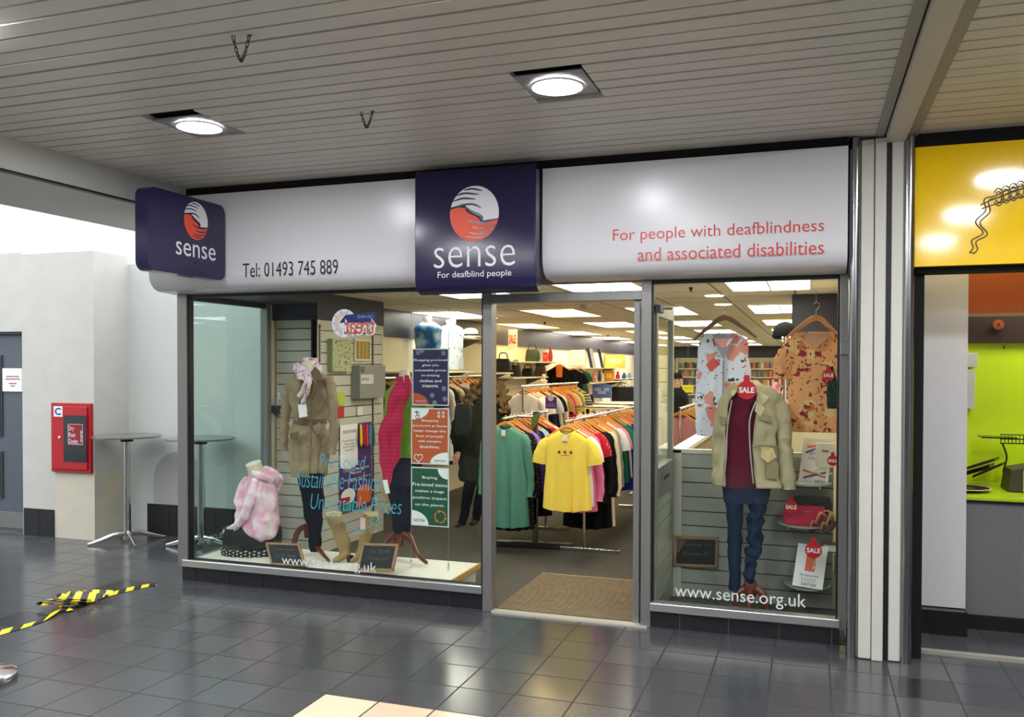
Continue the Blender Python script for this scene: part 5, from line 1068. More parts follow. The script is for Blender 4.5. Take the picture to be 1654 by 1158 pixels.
mb = MB(); flap(mb, [(1226, 668, -.135), (1246, 672, -.12), (1247, 684, -.12), (1237, 680, -.135), (1226, 678, -.135)], YJ, .01); flap(mb, [(1238, 742, -.135), (1258, 748, -.11), (1257, 775, -.11), (1238, 772, -.135)], YJ, .01); flap(mb, [(1180-8, 675, -.125), (1162, 672, -.11), (1163, 684, -.11), (1172, 687, -.125)], YJ, .01); mb.build('pocket', KHD, t)
mb = MB().tube(bez([PY(x, y, YJ-d) for x, y, d in ((1221, 648, .135), (1211, 680, .14), (1212, 730, .14), (1217, 781, .135))], 5), .005, 6).tube(bez([PY(x, y, YJ-d) for x, y, d in ((1182, 646, .12), (1175, 690, .125), (1173, 740, .125), (1168, 783, .12))], 5), .005, 6); mb.build('zip', M('zip_metal', (206, 200, 186), .35, metal=.6), t)
mb = MB(); mb.tube(bez([PY(x, y, YJ-d) for x, y, d in ((1215, 722, .14), (1230, 719, .135), (1246, 720, .125), (1256, 722, .1))], 5), .006, 6); mb.build('waist_cord', KHD, t)
ct = MB(); flap(ct, [(1229, 722, -.145), (1248, 722, -.11), (1254, 738, -.11), (1240, 748, -.145), (1229, 738, -.145)], YJ, .004); ct.build('swing_label', M('kraft_label', (200, 172, 120), .6), t)
MB().loft(sil([(780, 1167, 1243), (792, 1168, 1243), (802, 1169, 1241), (812, 1170, 1239)], YJ, .5, .05, m=8, n=48)).build('jeans_hip', JEAN, t, smooth=True)
mb = MB(); tube_px(mb, [(1186, 806, 17), (1187, 850, 15), (1187, 890, 13.5), (1187, 930, 12), (1187, 953, 11.5)], YJ, 24, .8, .01); mb.build('jeans_leg', JEAN, t, smooth=True)
mb = MB(); tube_px(mb, [(1224, 806, 18), (1220, 840, 15.5), (1218, 865, 14), (1220, 884, 12), (1212, 893, 13), (1211, 905, 12), (1215, 918, 11), (1210, 930, 11), (1211, 944, 9.5)], YJ, 24, .8, .035); mb.build('jeans_leg', JEAN, t, smooth=True)
mb = MB().loft(sil([(938, 1203, 1221), (950, 1200, 1224), (962, 1203, 1221)], YJ, .9, m=6, n=28))
for pts in ([(1204, 950, 7, 0), (1194, 957, 6.5, -.02), (1189, 968, 5.5, -.03), (1187, 992, 4, -.04)], [(1220, 950, 7, 0), (1230, 957, 6.5, -.02), (1235, 970, 5.5, -.03), (1238, 994, 4, -.04)], [(1212, 955, 6, 0), (1211, 966, 5, -.1), (1210, 1002, 4, -.14)]): curved_leg(mb, pts, YJ)
mb.build('wooden_stand', WOODDK, t, smooth=True)
def sale_tag(px, py, rpx, Y, label, tall=True):
    c = PY(px, py, Y); r = px_r(rpx, c); t = thing('sale_tag', label, 'sale tag', c, 'round red sale tags')
    pts = [(r*math.cos(a), r*math.sin(a)) for a in np.linspace(-1.5*PI+.35, .5*PI-.35, 30)]+[(r*.3, r*1.5), (r*.22, r*1.62), (-r*.22, r*1.62), (-r*.3, r*1.5)]
    MB().slab(pts, c+Vector((0, .002, 0)), (1, 0, 0), (0, 0, 1), .002).build('tag_card', REDCARD, t)
    MB().text('SALE', c+Vector((-r*.8, -.004, -r*.3)), (1, 0, 0), (0, 0, 1), r*1.6, r*.62, bold=.03).build('word_sale', WHITE, t); return t
sale_tag(1206, 630, 15, YJ-.24, 'large round red sale tag at the neck of the khaki-jacket mannequin')
# --- hanging floral tops
def hang_top(apex, L, Rr, Y, m, label):
    A, B, C_ = PY(*apex, Y), PY(*L, Y), PY(*Rr, Y); t = thing('wooden_hanger', label, 'hanger', A)
    mb = MB(); mb.tube(bez([B, B.lerp(A, .45)+Vector((0, 0, .012)), A, C_.lerp(A, .45)+Vector((0, 0, .012)), C_], 6), [.008, .014, .019, .014, .008], 10, flat=.6); mb.build('shoulder_bar', m, t, smooth=True)
    MB().tube([A, A+Vector((0, 0, .05)), A+Vector((.02, 0, .07)), A+Vector((.02, 0, .09)), A+Vector((0, 0, .105)), A+Vector((-.012, 0, .09))], .0025, 6).tube([A+Vector((0, 0, .1)), (A.x, A.y, 2.16)], .0012, 5).build('hook', CHROME, t); return t
YF = .6
hang_top((1170, 513), (1121, 549), (1222, 545), YF, M('hanger_brown', (128, 88, 54), .4), 'brown wooden hanger holding the white floral sleeveless top')
hang_top((1318, 513), (1270, 546), (1354, 542), YF, M('hanger_peach', (206, 140, 84), .4), 'light wooden hanger holding the peach floral blouse')
FLW = blotch('coral_floral', (226, 226, 236), [((60, 84, 66), 1.5, .2), ((90, 110, 90), 2.6, .13), ((228, 150, 138), .66, .33), ((222, 96, 86), .66, .25), ((190, 56, 56), 1.9, .13)], 9, warp=1.1)
ft = thing('floral_sleeveless_top', 'white sleeveless top with large coral flowers on a hanger, behind the khaki jacket', 'clothes', PY(1165, 600, YF))
MB().loft(sil([(538, 1140, 1190), (546, 1130, 1206), (556, 1129, 1206), (580, 1127, 1207), (604, 1125, 1211), (640, 1124, 1209), (670, 1124, 1207), (694, 1124, 1206), (704, 1126, 1204)], YF, .2, 0, m=30, n=64, fold=.03, kf=9, wr=.012)).build('body', FLW, ft, smooth=True, ang=80)
mb = MB(); flap(mb, [(1150, 540, -.09), (1186, 540, -.09), (1176, 565, -.1), (1169, 582, -.1), (1160, 565, -.1)], YF, .004); mb.build('neck_lining', M('grey_lining', (150, 146, 152), .8), ft)
mb = MB(); flap(mb, [(1153, 547, -.095), (1184, 547, -.095), (1174, 560, -.1), (1166, 562, -.1)], YF, .004); mb.build('inner_back', FLW, ft)
mb = MB(); flap(mb, [(1167, 582, -.1), (1171, 582, -.1), (1170, 640, -.1), (1166, 640, -.1)], YF, .003)
mb.build('front_placket', M('grey_lining', (150, 146, 152), .8), ft)
PEA = blotch('peach_floral', (238, 170, 116), [((240, 200, 140), .7, .34), ((214, 120, 84), 1.1, .26), ((120, 80, 50), 2.2, .22), ((150, 50, 48), 1.2, .27), ((90, 40, 36), 2.8, .16)], 10, warp=1.3)
pt = thing('peach_floral_blouse', 'peach blouse with brown and red flowers on a hanger at the right of the window', 'clothes', PY(1315, 600, YF))
MB().loft(sil([(536, 1286, 1344), (545, 1274, 1353), (556, 1270, 1356), (580, 1272, 1357), (620, 1275, 1357), (660, 1275, 1356), (690, 1275, 1355), (698, 1276, 1354)], YF, .2, 0, m=30, n=64, fold=.035, kf=9, wr=.014)).build('body', PEA, pt, smooth=True, ang=80)
mb = MB(); tube_px(mb, [(1282, 553, 12), (1270, 572, 14, -.03), (1264, 592, 15, -.05), (1262, 612, 17, -.05)], YF, 20, .55, .03); mb.build('sleeve', PEA, pt, smooth=True)
mb = MB(); flap(mb, [(1296, 538, -.09), (1345, 538, -.09), (1330, 552, -.1), (1318, 562, -.1), (1304, 552, -.1)], YF, .004); mb.build('neck_opening', M('peach_lining', (206, 150, 118), .8), pt)
sale_tag(1338, 606, 9.5, YF-.16, 'small round red sale tag in front of the dark green bag, on the peach blouse')
gb = thing('green_sequinned_bag', 'dark green bottle-shaped sequinned pouch hanging over the peach blouse', 'pouch', PY(1344, 630, YF-.15))
MB().loft(sil([(592, 1341, 1346), (602, 1340, 1348), (612, 1338, 1351), (625, 1336, 1353), (657, 1336, 1353), (660, 1337, 1352)], YF-.14, .15, 0, m=16, n=32)).build('pouch_body', blotch('green_sequins', (26, 50, 36), [((90, 150, 120), 5, .2), ((200, 60, 70), 3, .08)], 16), gb, smooth=True, ang=80)
# --- glass display shelves and goods
SHG = M('shelf_glassy', (150, 160, 150), .12, spec=.8)
def half_shelf(x0, x1, py, label, front=.36):
    a, b = PY(x0, py, .5), PY(x1, py, .5); z = a.z; xa, xb = a.x, min(b.x, 4.71); c = (xa+xb)/2; r = (xb-xa)/2
    mb = MB().slab([(r, 0), (-r, 0)]+[(-r*math.cos(q), -.26*math.sin(q)) for q in np.linspace(.1, PI-.1, 22)], (c, .762, z-.006), (1, 0, 0), (0, 1, 0), .01)
    t = thing('display_shelf', label, 'shelf', (c, .7, z), 'curved shelves on the slatted counter'); mb.build('shelf_board', SHG, t)
    m2 = MB()
    for s in (-.5, .5): m2.box(c+s*r-.006, c+s*r+.006, .6, .765, z-.03, z-.008)
    m2.build('bracket', CHROME, t); return z, xa, xb
z1, xa1, xb1 = half_shelf(1262, 1366, 783, 'highest curved shelf with the white sign card and cream bag')
z2, xa2, xb2 = half_shelf(1250, 1362, 850, 'middle curved shelf with the pink and black clutch bags')
z3, xa3, xb3 = half_shelf(1262, 1362, 950, 'lowest curved shelf holding the accessories card')
def card(c4, Y0, Y1, label, build):
    tl, tr, br, bl = [PY(x, y, Yq) for (x, y), Yq in zip(c4, (Y1, Y1, Y0, Y0))]; c = (tl+tr+br+bl)/4; U = ((tr-tl)+(br-bl))/4; V = ((tl-bl)+(tr-br))/4; N = U.cross(V).normalized(); 
    t = thing('sign_card', label, 'sign', c); MB().obox(c, U, V, N*.002).build('card', WHITE, t)
    if N.y > 0: N = -N
    build(t, c, U, V, N); return t
def b1(t, c, U, V, N):
    mb = MB()
    for a, b, mi in (((-.7, .6), (.6, .78), 0), ((-.75, .35), (.7, .8), 1), ((-.8, -.45), (.8, -.7), 0), ((-.7, -.8), (.8, -.48), 1)):
        p, q = c+U*a[0]+V*a[1]+N*.003, c+U*b[0]+V*b[1]+N*.003; w = V*.05; mb.add([p-w, q-w, q+w, p+w], [(0, 1, 2, 3)], mi)
    mb.build('ribbon_print', [M('rib_orange', (226, 106, 60), .5), M('rib_purple', (90, 76, 160), .5)], t)
    MB().text('SENSE\nLABEL', c-U*.5+V*.05+N*.003, U.normalized(), V.normalized(), U.length*.9, V.length*.36).build('heading', M('rib_purple', (90, 76, 160), .5), t)
    MB().text('sense', c+U*.1-V*.95+N*.003, U.normalized(), V.normalized(), U.length*.75, V.length*.1).build('small_word', M('p_navy', (34, 30, 70), .5), t)
card(((1300, 707), (1345, 712), (1338, 782), (1288, 778)), .68, .74, 'white sign card with crossing orange and purple ribbons on the highest curved shelf', b1)
def b2(t, c, U, V, N):
    u, v = U.normalized(), V.normalized(); p = c+V*.1+N*.003
    MB().add([p-U*.33-V*.35, p+U*.33-V*.35, p+U*.33+V*.6, p-U*.33+V*.6], [(0, 1, 2, 3)]).build('orange_panel', M('card_orange', (222, 98, 62), .5), t)
    MB().text('SALE', p+U*.18+V*.5+N*.002, -v, u, V.length*.75, U.length*.36).build('vertical_word', WHITE, t)
    MB().text('Accessories', c-U*.62-V*.5+N*.003, u, v, U.length*1.25, V.length*.12).text('On selected items\nfor a limited time', c-U*.5-V*.74+N*.003, u, v, U.length, V.length*.17).text('sense', c-U*.45-V*.93+N*.003, u, v, U.length, V.length*.13).build('black_print', M('black_print', (30, 28, 34), .5), t)
card(((1290, 877), (1337, 884), (1329, 953), (1279, 945)), .52, .66, 'pale accessories card with an orange vertical word on the lowest curved shelf', b2)
def bag(x0, y0, x1, y1, Y, k, m, name, label, cat='handbag', strap=None, clasp=None, h=.0):
    t = thing(name, label, cat, PY((x0+x1)/2, y1, Y)); MB().loft(sil([(y0, x0+4, x1-3), (y0+1, x0+2, x1-2), ((y0+y1)/2, x0, x1), (y1-1, x0+1, x1-1), (y1, x0+3, x1-3)], Y, k, 0, m=12, n=36, p=5)).build('bag_body', m, t, smooth=True, ang=60)
    if clasp: c = PY(clasp[0], clasp[1], Y); c.y -= (PY(x1, y0, Y).x-PY(x0, y0, Y).x)/2*k+.006; MB().box(c.x-.02, c.x+.02, c.y, c.y+.006, c.z-.006, c.z+.006).build('clasp', M('gold', (214, 176, 90), .25, metal=.9), t)
    if strap: mb = MB(); P = [PY(x, y, Y-.03) for x, y in strap]; mb.tube(bez(P, 6), .004, 8); mb.build('strap', m, t, smooth=True)
    return t
bag(1317, 716, 1350, 754, .62, .3, M('cream_leather', (226, 218, 196), .45), 'cream_handbag', 'cream handbag on the highest curved shelf with a sale tag', clasp=(1333, 728), strap=[(1320, 754), (1318, 762), (1330, 768), (1345, 764)])
sale_tag(1345, 744, 8.5, .47, 'small round red sale tag hanging on the cream handbag')
bag(1281, 802, 1342, 827, .70, .16, M('black_leather', (26, 24, 26), .4), 'black_clutch_bag', 'black clutch bag standing behind the pink one on the middle curved shelf', clasp=(1307, 815))
bag(1266, 817, 1332, 847, .60, .14, M('pink_leather', (216, 30, 84), .35, coat=.2), 'pink_clutch_bag', 'bright pink clutch bag with gold clasp on the middle curved shelf', clasp=(1302, 826))
sale_tag(1278, 819, 10.5, .48, 'round red sale tag hanging on the left end of the pink clutch bag')
sale_tag(1314, 889, 13, .44, 'round red sale tag hanging above the accessories card on the lowest shelf')
for k, (dx, dy, lab) in enumerate(((0, 0, 'left'), (17, 3, 'right'))):
    t = thing('wedge_sandal', '%s tan and gold wedge sandal leaning at the right end of the middle curved shelf' % lab, 'shoe', PY(1318+dx, 860, .56), 'wedge sandals on the middle shelf')
    mb = MB(); tube_px(mb, [(1307+dx, 857+dy, 3), (1316+dx, 854+dy, 4), (1326+dx, 848+dy, 5), (1336+dx*.6, 838+dy, 6)], .56, 12, .5); mb.build('sole', M('sandal_sole', (70, 52, 36), .5), t, smooth=True)
    mb = MB(); tube_px(mb, [(1309+dx, 852+dy, 2), (1313+dx, 842+dy, 2, -.03), (1320+dx, 846+dy, 2)], .55, 8); tube_px(mb, [(1318+dx, 842+dy, 2.5), (1325+dx, 828+dy, 3, -.03), (1334+dx*.7, 834+dy, 2.5)], .55, 8, .5); tube_px(mb, [(1330+dx*.5, 826+dy, 1.5), (1340+dx*.3, 826+dy, 1.5), (1343+dx*.3, 842+dy, 1.5)], .56, 8); mb.build('straps', M('sandal_strap', (206, 150, 96), .4, metal=.2), t, smooth=True)
t = thing('shelf_ticket', 'brown strip with a small white price ticket beside the accessories card', 'price ticket', PY(1340, 884, .7)); a = rectY(1325, 876, 1352, 893, .745); MB().box(a[0], a[2], .75, .765, a[1], a[3]).build('strip', M('strip_brown', (130, 90, 50), .6), t); a = rectY(1330, 881, 1350, 891, .74); MB().box(a[0], a[2], .743, .75, a[1], a[3]).build('ticket', WHITE, t)
board(((1092, 868), (1158, 869), (1157, 915), (1090, 911)), .745, .75, 'chalkboard hung on the slatted counter front, left of the jacket mannequin', ['Handbags £4', 'Scarves £2'])
# black cap, pink things
cp = thing('baseball_cap', 'black baseball cap on a display stand beside the peach blouse', 'cap', PY(1264, 545, 1.4))
mb = MB(); c = PY(1268, 541, 1.4); mb.lathe([(.085, -.01), (.09, .02), (.08, .06), (.05, .088), (.015, .1), (0, .1)], c, n=24).build('crown', fabric('cap_black', (20, 20, 22)), cp, smooth=True)
mb = MB(); tube_px(mb, [(1262, 542, 6), (1253, 542, 6, -.03), (1248, 544, 3, -.04)], 1.4, 14, .25); mb.build('peak', fabric('cap_black', (20, 20, 22)), cp, smooth=True)
MB().tube([c, (c.x, c.y, .01)], .012, 8).lathe([(0, 0), (.16, 0), (.16, .012), (0, .02)], (c.x, c.y, .004), n=20).build('stand', CHROME, cp)
pk = MB(); tube_px(pk, [(1256, 618, 5), (1252, 632, 8), (1262, 645, 8), (1268, 630, 6)], 1.6, 14, .7, .02); tag(pk.build('pink_garment', fabric('pale_pink_item', (232, 150, 170)), smooth=True), 'crumpled pink garment seen between the khaki jacket and the peach blouse', 'clothes')

# ================================================================== GOODS ALONG THE LEFT WALL
WX = .3
def YX(px, py, X=WX): return PX(px, py, X).y
def wall_shelf(x0, x1, py, label, X=.42, m=None):
    y0, y1 = YX(x0, py, X), YX(x1, py, X); z = PX((x0+x1)/2, py, X).z; t = thing('wall_shelf', label, 'shelf', (.06, (y0+y1)/2, z), 'shelves on the cream wall')
    MB().box(.052, X, y0, y1, z-.02, z).build('shelf_board', m or M('shelf_cream', (232, 222, 188), .5), t, bevel=.003)
    for yy in (y0+.08, y1-.08): MB().slab([(0, 0), (.3, 0), (0, -.12)], (.055, yy, z-.02), (1, 0, 0), (0, 0, 1), .01).build('bracket', M('bracket_grey', (120, 118, 112), .4, metal=.5), t)
    return z
wall_shelf(664, 765, 600, 'wall shelf carrying the two headless busts')
wall_shelf(797, 829, 602, 'wall shelf with the black handbag, left edge of the doorway view')
wall_shelf(829, 886, 609, 'wall shelf with dark bags behind the pale tops')
wall_shelf(836, 900, 584, 'highest wall shelf with the green tote and red boxes')
wall_shelf(942, 1000, 594, 'wall shelf with leaning albums and the yellow box')
wall_shelf(948, 1008, 617, 'wall shelf with the orange box and small toys')
wall_shelf(1002, 1030, 611, 'furthest wall shelf with small blue items')
def item(x0, y0, x1, y1, name, col, label, cat, X=WX, k=.5, kind='bag', pat=None):
    Y = YX((x0+x1)/2, y1, X); m = pat or M('it_'+name+'_%d' % x0, col, .55, noise_=.1, nscale=14)
    c = PY((x0+x1)/2, y1, Y); w = (x1-x0)/F*depth_at(c); h = (y1-y0)/F*depth_at(c)
    t = thing(name, label, cat, c); ex = Vector((c-CAM).xy.to_3d()).normalized(); e = Vector((ex.y, -ex.x, 0)); up = Vector((0, 0, 1))
    if kind == 'box':
        MB().obox(c+up*h/2, e*w/2, ex*w*k/2, up*h/2).build('box_body', m, t, bevel=.004); MB().obox(c+up*h*.55-ex*(w*k/2+.003), e*w*.3, ex*.002, up*h*.2).build('printed_panel', M('it_panel_%d' % x0, tuple(min(255, v+60) for v in col), .6), t)
    elif kind == 'bag':
        MB().loft(sil([(y0+(y1-y0)*.3, x0+(x1-x0)*.12, x1-(x1-x0)*.12), (y0+(y1-y0)*.5, x0+1, x1-1), (y1-1, x0, x1), (y1, x0+1, x1-1)], Y, k, 0, m=10, n=30, p=3.5, wr=.02)).build('bag_body', m, t, smooth=True, ang=70)
        MB().tube(bez([c-e*w*.28+up*h*.65, c-e*w*.18+up*h*.97, c+e*w*.18+up*h*.97, c+e*w*.28+up*h*.65], 6), .009, 8).build('handle', m, t, smooth=True)
    elif kind == 'vase':
        MB().lathe([(0, 0), (w*.35, 0), (w*.5, h*.3), (w*.38, h*.7), (w*.2, h*.85), (w*.28, h), (0, h)], c, n=24).build('vase_body', m, t, smooth=True)
        MB().lathe([(w*.22, h), (w*.3, h+.005), (w*.22, h+.012)], c, n=24, cap=False).build('rim', m, t)
    elif kind == 'toy':
        MB().lathe([(0, 0), (w*.4, h*.02), (w*.5, h*.25), (w*.32, h*.5), (w*.2, h*.55), (w*.34, h*.75), (w*.2, h*.97), (0, h)], c, n=22).build('toy_body', m, t, smooth=True)
        mb = MB()
        for s in (-1, 1): mb.tube([c+e*s*w*.3+up*h*.45-ex*.02, c+e*s*w*.5+up*h*.3-ex*.06], [w*.12, w*.09], 8).lathe([(0, -w*.1), (w*.1, 0), (0, w*.1)], c+e*s*w*.22+up*h*.95, n=10)
        mb.build('arms_and_ears', m, t, smooth=True)
    elif kind == 'book':
        tl = ex*0+e*w*.35; MB().obox(c+up*h/2, e*w*.22+up*0, ex*.012, up*h/2-e*w*.3).build('cover', m, t); MB().obox(c+up*h/2+e*w*.18, e*w*.12, ex*.011, up*h*.49-e*w*.3).build('pages', M('pages', (232, 228, 214), .8), t)
    return t
item(800, 570, 826, 601, 'black_handbag', (24, 22, 24), 'large black handbag with handles on the shelf at the left edge of the doorway view', 'handbag')
item(824, 582, 842, 608, 'grey_handbag', (52, 54, 52), 'dark grey handbag beside the large black one', 'handbag')
item(842, 589, 863, 608, 'black_sports_bag', (18, 22, 24), 'low black sports bag with silver flash on the wall shelf', 'bag', kind='bag')
item(863, 586, 884, 608, 'brown_handbag', (84, 62, 44), 'brown handbag at the far end of the bag shelf', 'handbag')
item(848, 556, 872, 584, 'green_tote', (36, 56, 44), 'dark green tote bag with tall handles on the highest wall shelf', 'bag')
item(877, 569, 885, 584, 'red_box', (206, 44, 40), 'small red box on the highest wall shelf', 'box', kind='box')
item(885, 562, 893, 584, 'orange_vase', (230, 74, 40), 'orange-red vase beside the small red box on the highest wall shelf', 'vase', kind='vase')
item(947, 562, 958, 594, 'album', (44, 42, 70), 'dark navy album leaning on the wall shelf', 'book', kind='book')
item(952, 563, 962, 594, 'album', (230, 230, 232), 'white album leaning beside the dark navy one', 'book', kind='book')
item(965, 564, 975, 594, 'album', (60, 66, 58), 'black and white album leaning next to the yellow box', 'book', kind='book')
item(977, 573, 1010, 595, 'yellow_box', (226, 178, 70), 'wide yellow patterned box on the wall shelf', 'box', kind='box', k=.2)
item(954, 602, 963, 617, 'soft_toy', (222, 140, 140), 'small pink soft toy on the lower wall shelf', 'toy', kind='toy')
item(965, 600, 972, 616, 'brown_vase', (92, 70, 52), 'brown vase between the toys and the orange box', 'vase', kind='vase')
item(976, 598, 992, 617, 'orange_box', (232, 150, 30), 'tall orange box on the lower wall shelf', 'box', kind='box', k=.4)
item(994, 601, 1002, 617, 'magenta_vase', (206, 30, 80), 'magenta vase next to the orange box', 'vase', kind='vase')
item(1004, 603, 1012, 611, 'blue_cup', (70, 96, 160), 'small blue cup, nearer one on the furthest wall shelf', 'cup', kind='vase'); item(1013, 603, 1021, 611, 'blue_cup', (120, 150, 190), 'small pale blue cup, further one on the furthest wall shelf', 'cup', kind='vase')
item(873, 604, 884, 622, 'soft_toy', (226, 210, 180), 'cream soft toy behind the bag shelf', 'toy', kind='toy', X=.5); 
def panel(x0, y0, x1, y1, name, col, label, cat, X=.5, text=None, tcol=(235, 235, 235), depth=.02):
    Y = YX((x0+x1)/2, y1, X); a = rectY(x0, y0, x1, y1, Y); t = thing(name, label, cat, (a[0], Y, a[1]))
    MB().box(a[0], a[2], Y, Y+depth, a[1], a[3]).build('panel', M('pn_%d' % x0, col, .5), t)
    if text:
        w, h = a[2]-a[0], a[3]-a[1]; MB().text(text, (a[0]+w*.1, Y-.003, a[1]+h*.3), (1, 0, 0), (0, 0, 1), w*.8, h*.45, bold=.03).build('lettering', M('pt_%d' % x0, tcol, .5), t)
    return t
panel(821, 532, 835, 565, 'hanging_sale_sign', (226, 214, 204), 'white hanging sign with red lettering below the aubergine band', 'sign', .2, 'SALE', (206, 60, 40))
panel(957, 621, 987, 643, 'framed_print', (84, 112, 190), 'blue picture standing below the wall shelves', 'picture', .4, '|||||  ||||\n||||||', (200, 212, 240))
panel(905, 622, 925, 757, 'navy_case', (22, 28, 42), 'tall dark navy case standing right of the pale tops', 'case', 1.0, depth=.2)
panel(988, 625, 1024, 660, 'black_case', (20, 20, 24), 'large black case below the furthest shelves, with a small gold label', 'case', .5, depth=.3)
Yt = YX(960, 652, .6); zt = PX(960, 652, .62).z
tb = thing('display_table', 'low table under the blue picture carrying the small black and white boxes', 'table', (.6, Yt, 0))
MB().box(.25, 1.3, Yt-1.6, Yt+1.2, zt-.03, zt).build('table_top', M('shelf_cream', (232, 222, 188), .5), tb)
for q in ((.3, -1.5), (1.2, -1.5), (.3, 1.1), (1.2, 1.1)): MB().box(q[0], q[0]+.04, Yt+q[1], Yt+q[1]+.04, .004, zt-.03).build('leg', CHROME, tb)
panel(944, 637, 958, 652, 'black_box', (18, 18, 20), 'small black box left of the blue picture', 'box', .6, depth=.1)
panel(973, 643, 984, 651, 'white_box', (228, 226, 222), 'small white box in front of the blue picture', 'box', .8, depth=.1)
panel(904, 565, 945, 590, 'poster_board', (214, 200, 170), 'cream board with small prints above the hanging costumes', 'board', .12)
fh = thing('fluffy_hood', 'white fluffy fur hood resting on the large black case', 'hood', PX(1010, 636, .5))
mb = MB(); Yh = YX(1010, 636, .5); tube_px(mb, [(1001, 635, 4), (1002, 625, 5), (1009, 619, 5), (1016, 625, 5), (1018, 635, 4)], Yh, 16, 1, .12); mb.build('fur', M('fur_cream', (226, 214, 190), .95, bump=1., bscale=40), fh, smooth=True); mb = MB(); tube_px(mb, [(1005, 635, 5), (1009, 626, 5), (1014, 635, 5)], Yh+.05, 12); mb.build('lining', M('fur_brown', (160, 130, 90), .9), fh, smooth=True)
# costumes and towels hanging on the far wall
for px, py, cn, kind, s_, lab in ((904, 585, 'jet black', 'dress', 1.05, 'long black costume hanging on the wall, right of the bags'), (927, 591, 'black', 'dress', .95, 'black dress hanging beside the green patterned one'), (935, 590, 'forest green', 'dress', .9, 'green patterned dress hanging on the far wall')):
    Y = YX(px, py, .45); garment(kind, gmat(cn), PY(px, py, Y), .2, lab, None, s=s_, seed=px, hlabel='hanger of the '+lab)
c = PY(903, 600, YX(904, 600, .45)-.1); tag(MB().slab([(-.05, -.1), (.05, -.1), (.06, .1), (-.06, .1)], c, (1, 0, 0), (0, 0, 1), -.02).build('orange_bib', fabric('bib_orange', (240, 120, 40)), bevel=.005), 'orange bib hanging over the long black costume', 'clothes')
for (x0, y0, x1, y1, col, nm, lab) in ((939, 599, 949, 612, (226, 40, 36), 'red_towel', 'bright red towel hanging below the leaning albums'), (939, 612, 953, 642, (238, 190, 200), 'pink_towel', 'pale pink printed towel hanging under the red one')):
    Y = YX(945, y1, .55); a = rectY(x0, y0, x1, y1, Y); mb = MB(); n = 14; vs = []
    for i in range(n+1):
        x = a[0]+(a[2]-a[0])*i/n
        for z in np.linspace(a[3], a[1], 8): vs.append((x, Y+.015*math.sin(i*1.7), z))
    mb.add(vs, [(i*8+j, i*8+j+1, (i+1)*8+j+1, (i+1)*8+j) for i in range(n) for j in range(7)]); tag(mb.build(nm, fabric(nm, col), smooth=True, solid=.01), lab, 'towel')
# busts on the first wall shelf
def bust(rows, neck, Y, mt, label, cap_rows=None):
    t = thing('headless_bust', label, 'mannequin', PY(neck[0][0], rows[-1][0], Y)); P = [PY(x, y, Y) for x, y in neck]
    MB().tube(P, [px_r(9, P[0]), px_r(7, P[0]), px_r(8.5, P[0])], 22).build('neck', M('bust_white', (232, 232, 226), .4), t, smooth=True)
    MB().loft(sil(rows, Y, .55, .2, m=24, n=48, fold=.025, kf=8, wr=.015)).build('top', mt, t, smooth=True, ang=80); return t
BLU = NT('blue_satin_tee'); nz = BLU.n('ShaderNodeTexNoise'); nz.inputs['Scale'].default_value = 5; BLU.l(BLU.coord(), nz.inputs['Vector']); rr_ = BLU.n('ShaderNodeMapRange'); BLU.l(nz.outputs[0], rr_.inputs[0]); rr_.inputs[1].default_value = .42; rr_.inputs[2].default_value = .58
BLU.base(BLU.mix(rr_.outputs[0], lin((30, 110, 200)), lin((190, 224, 244)))); BLU.b.inputs['Roughness'].default_value = .4
ZS = PX(714, 600, .42).z
bust([(520, 683, 700), (524, 675, 707), (528, 670, 713), (534, 668, 715), (542, 670, 713), (560, 671, 712), (580, 674, 710), (594, 676, 708), (597, 677, 707)], [(692, 530), (691, 520), (689, 512)], YX(692, 597, .28), BLU.m, 'headless bust in a shiny blue and white T-shirt on the wall shelf')
bust([(525, 719, 738), (528, 711, 744), (531, 706, 748), (536, 705, 749), (545, 705, 748), (565, 706, 748), (585, 709, 748), (594, 712, 749), (597, 714, 748)], [(729, 534), (729, 524), (728, 516)], YX(730, 597, .28), blotch('white_blue_print', (200, 208, 216), [((60, 120, 190), 1.6, .2), ((110, 160, 205), 2.6, .2)], 14), 'headless bust in a white sleeveless top with blue line print on the wall shelf')
ht_ = thing('sun_hat', 'cream sun hat on the wall shelf beside the white printed bust', 'hat', PX(760, 545, .3)); c = PX(760, 545, .3)
MB().lathe([(0, 0), (.16, 0), (.17, .01), (.11, .02), (.10, .09), (.06, .12), (0, .125)], c, n=28).build('hat_body', M('straw', (222, 212, 180), .8), ht_, smooth=True); MB().lathe([(.112, .02), (.114, .045), (.104, .045)], c, n=28, cap=False).build('hat_band', BLACK, ht_)
wall_shelf(748, 790, 545, 'highest wall shelf with the cream sun hat, behind the left door post')
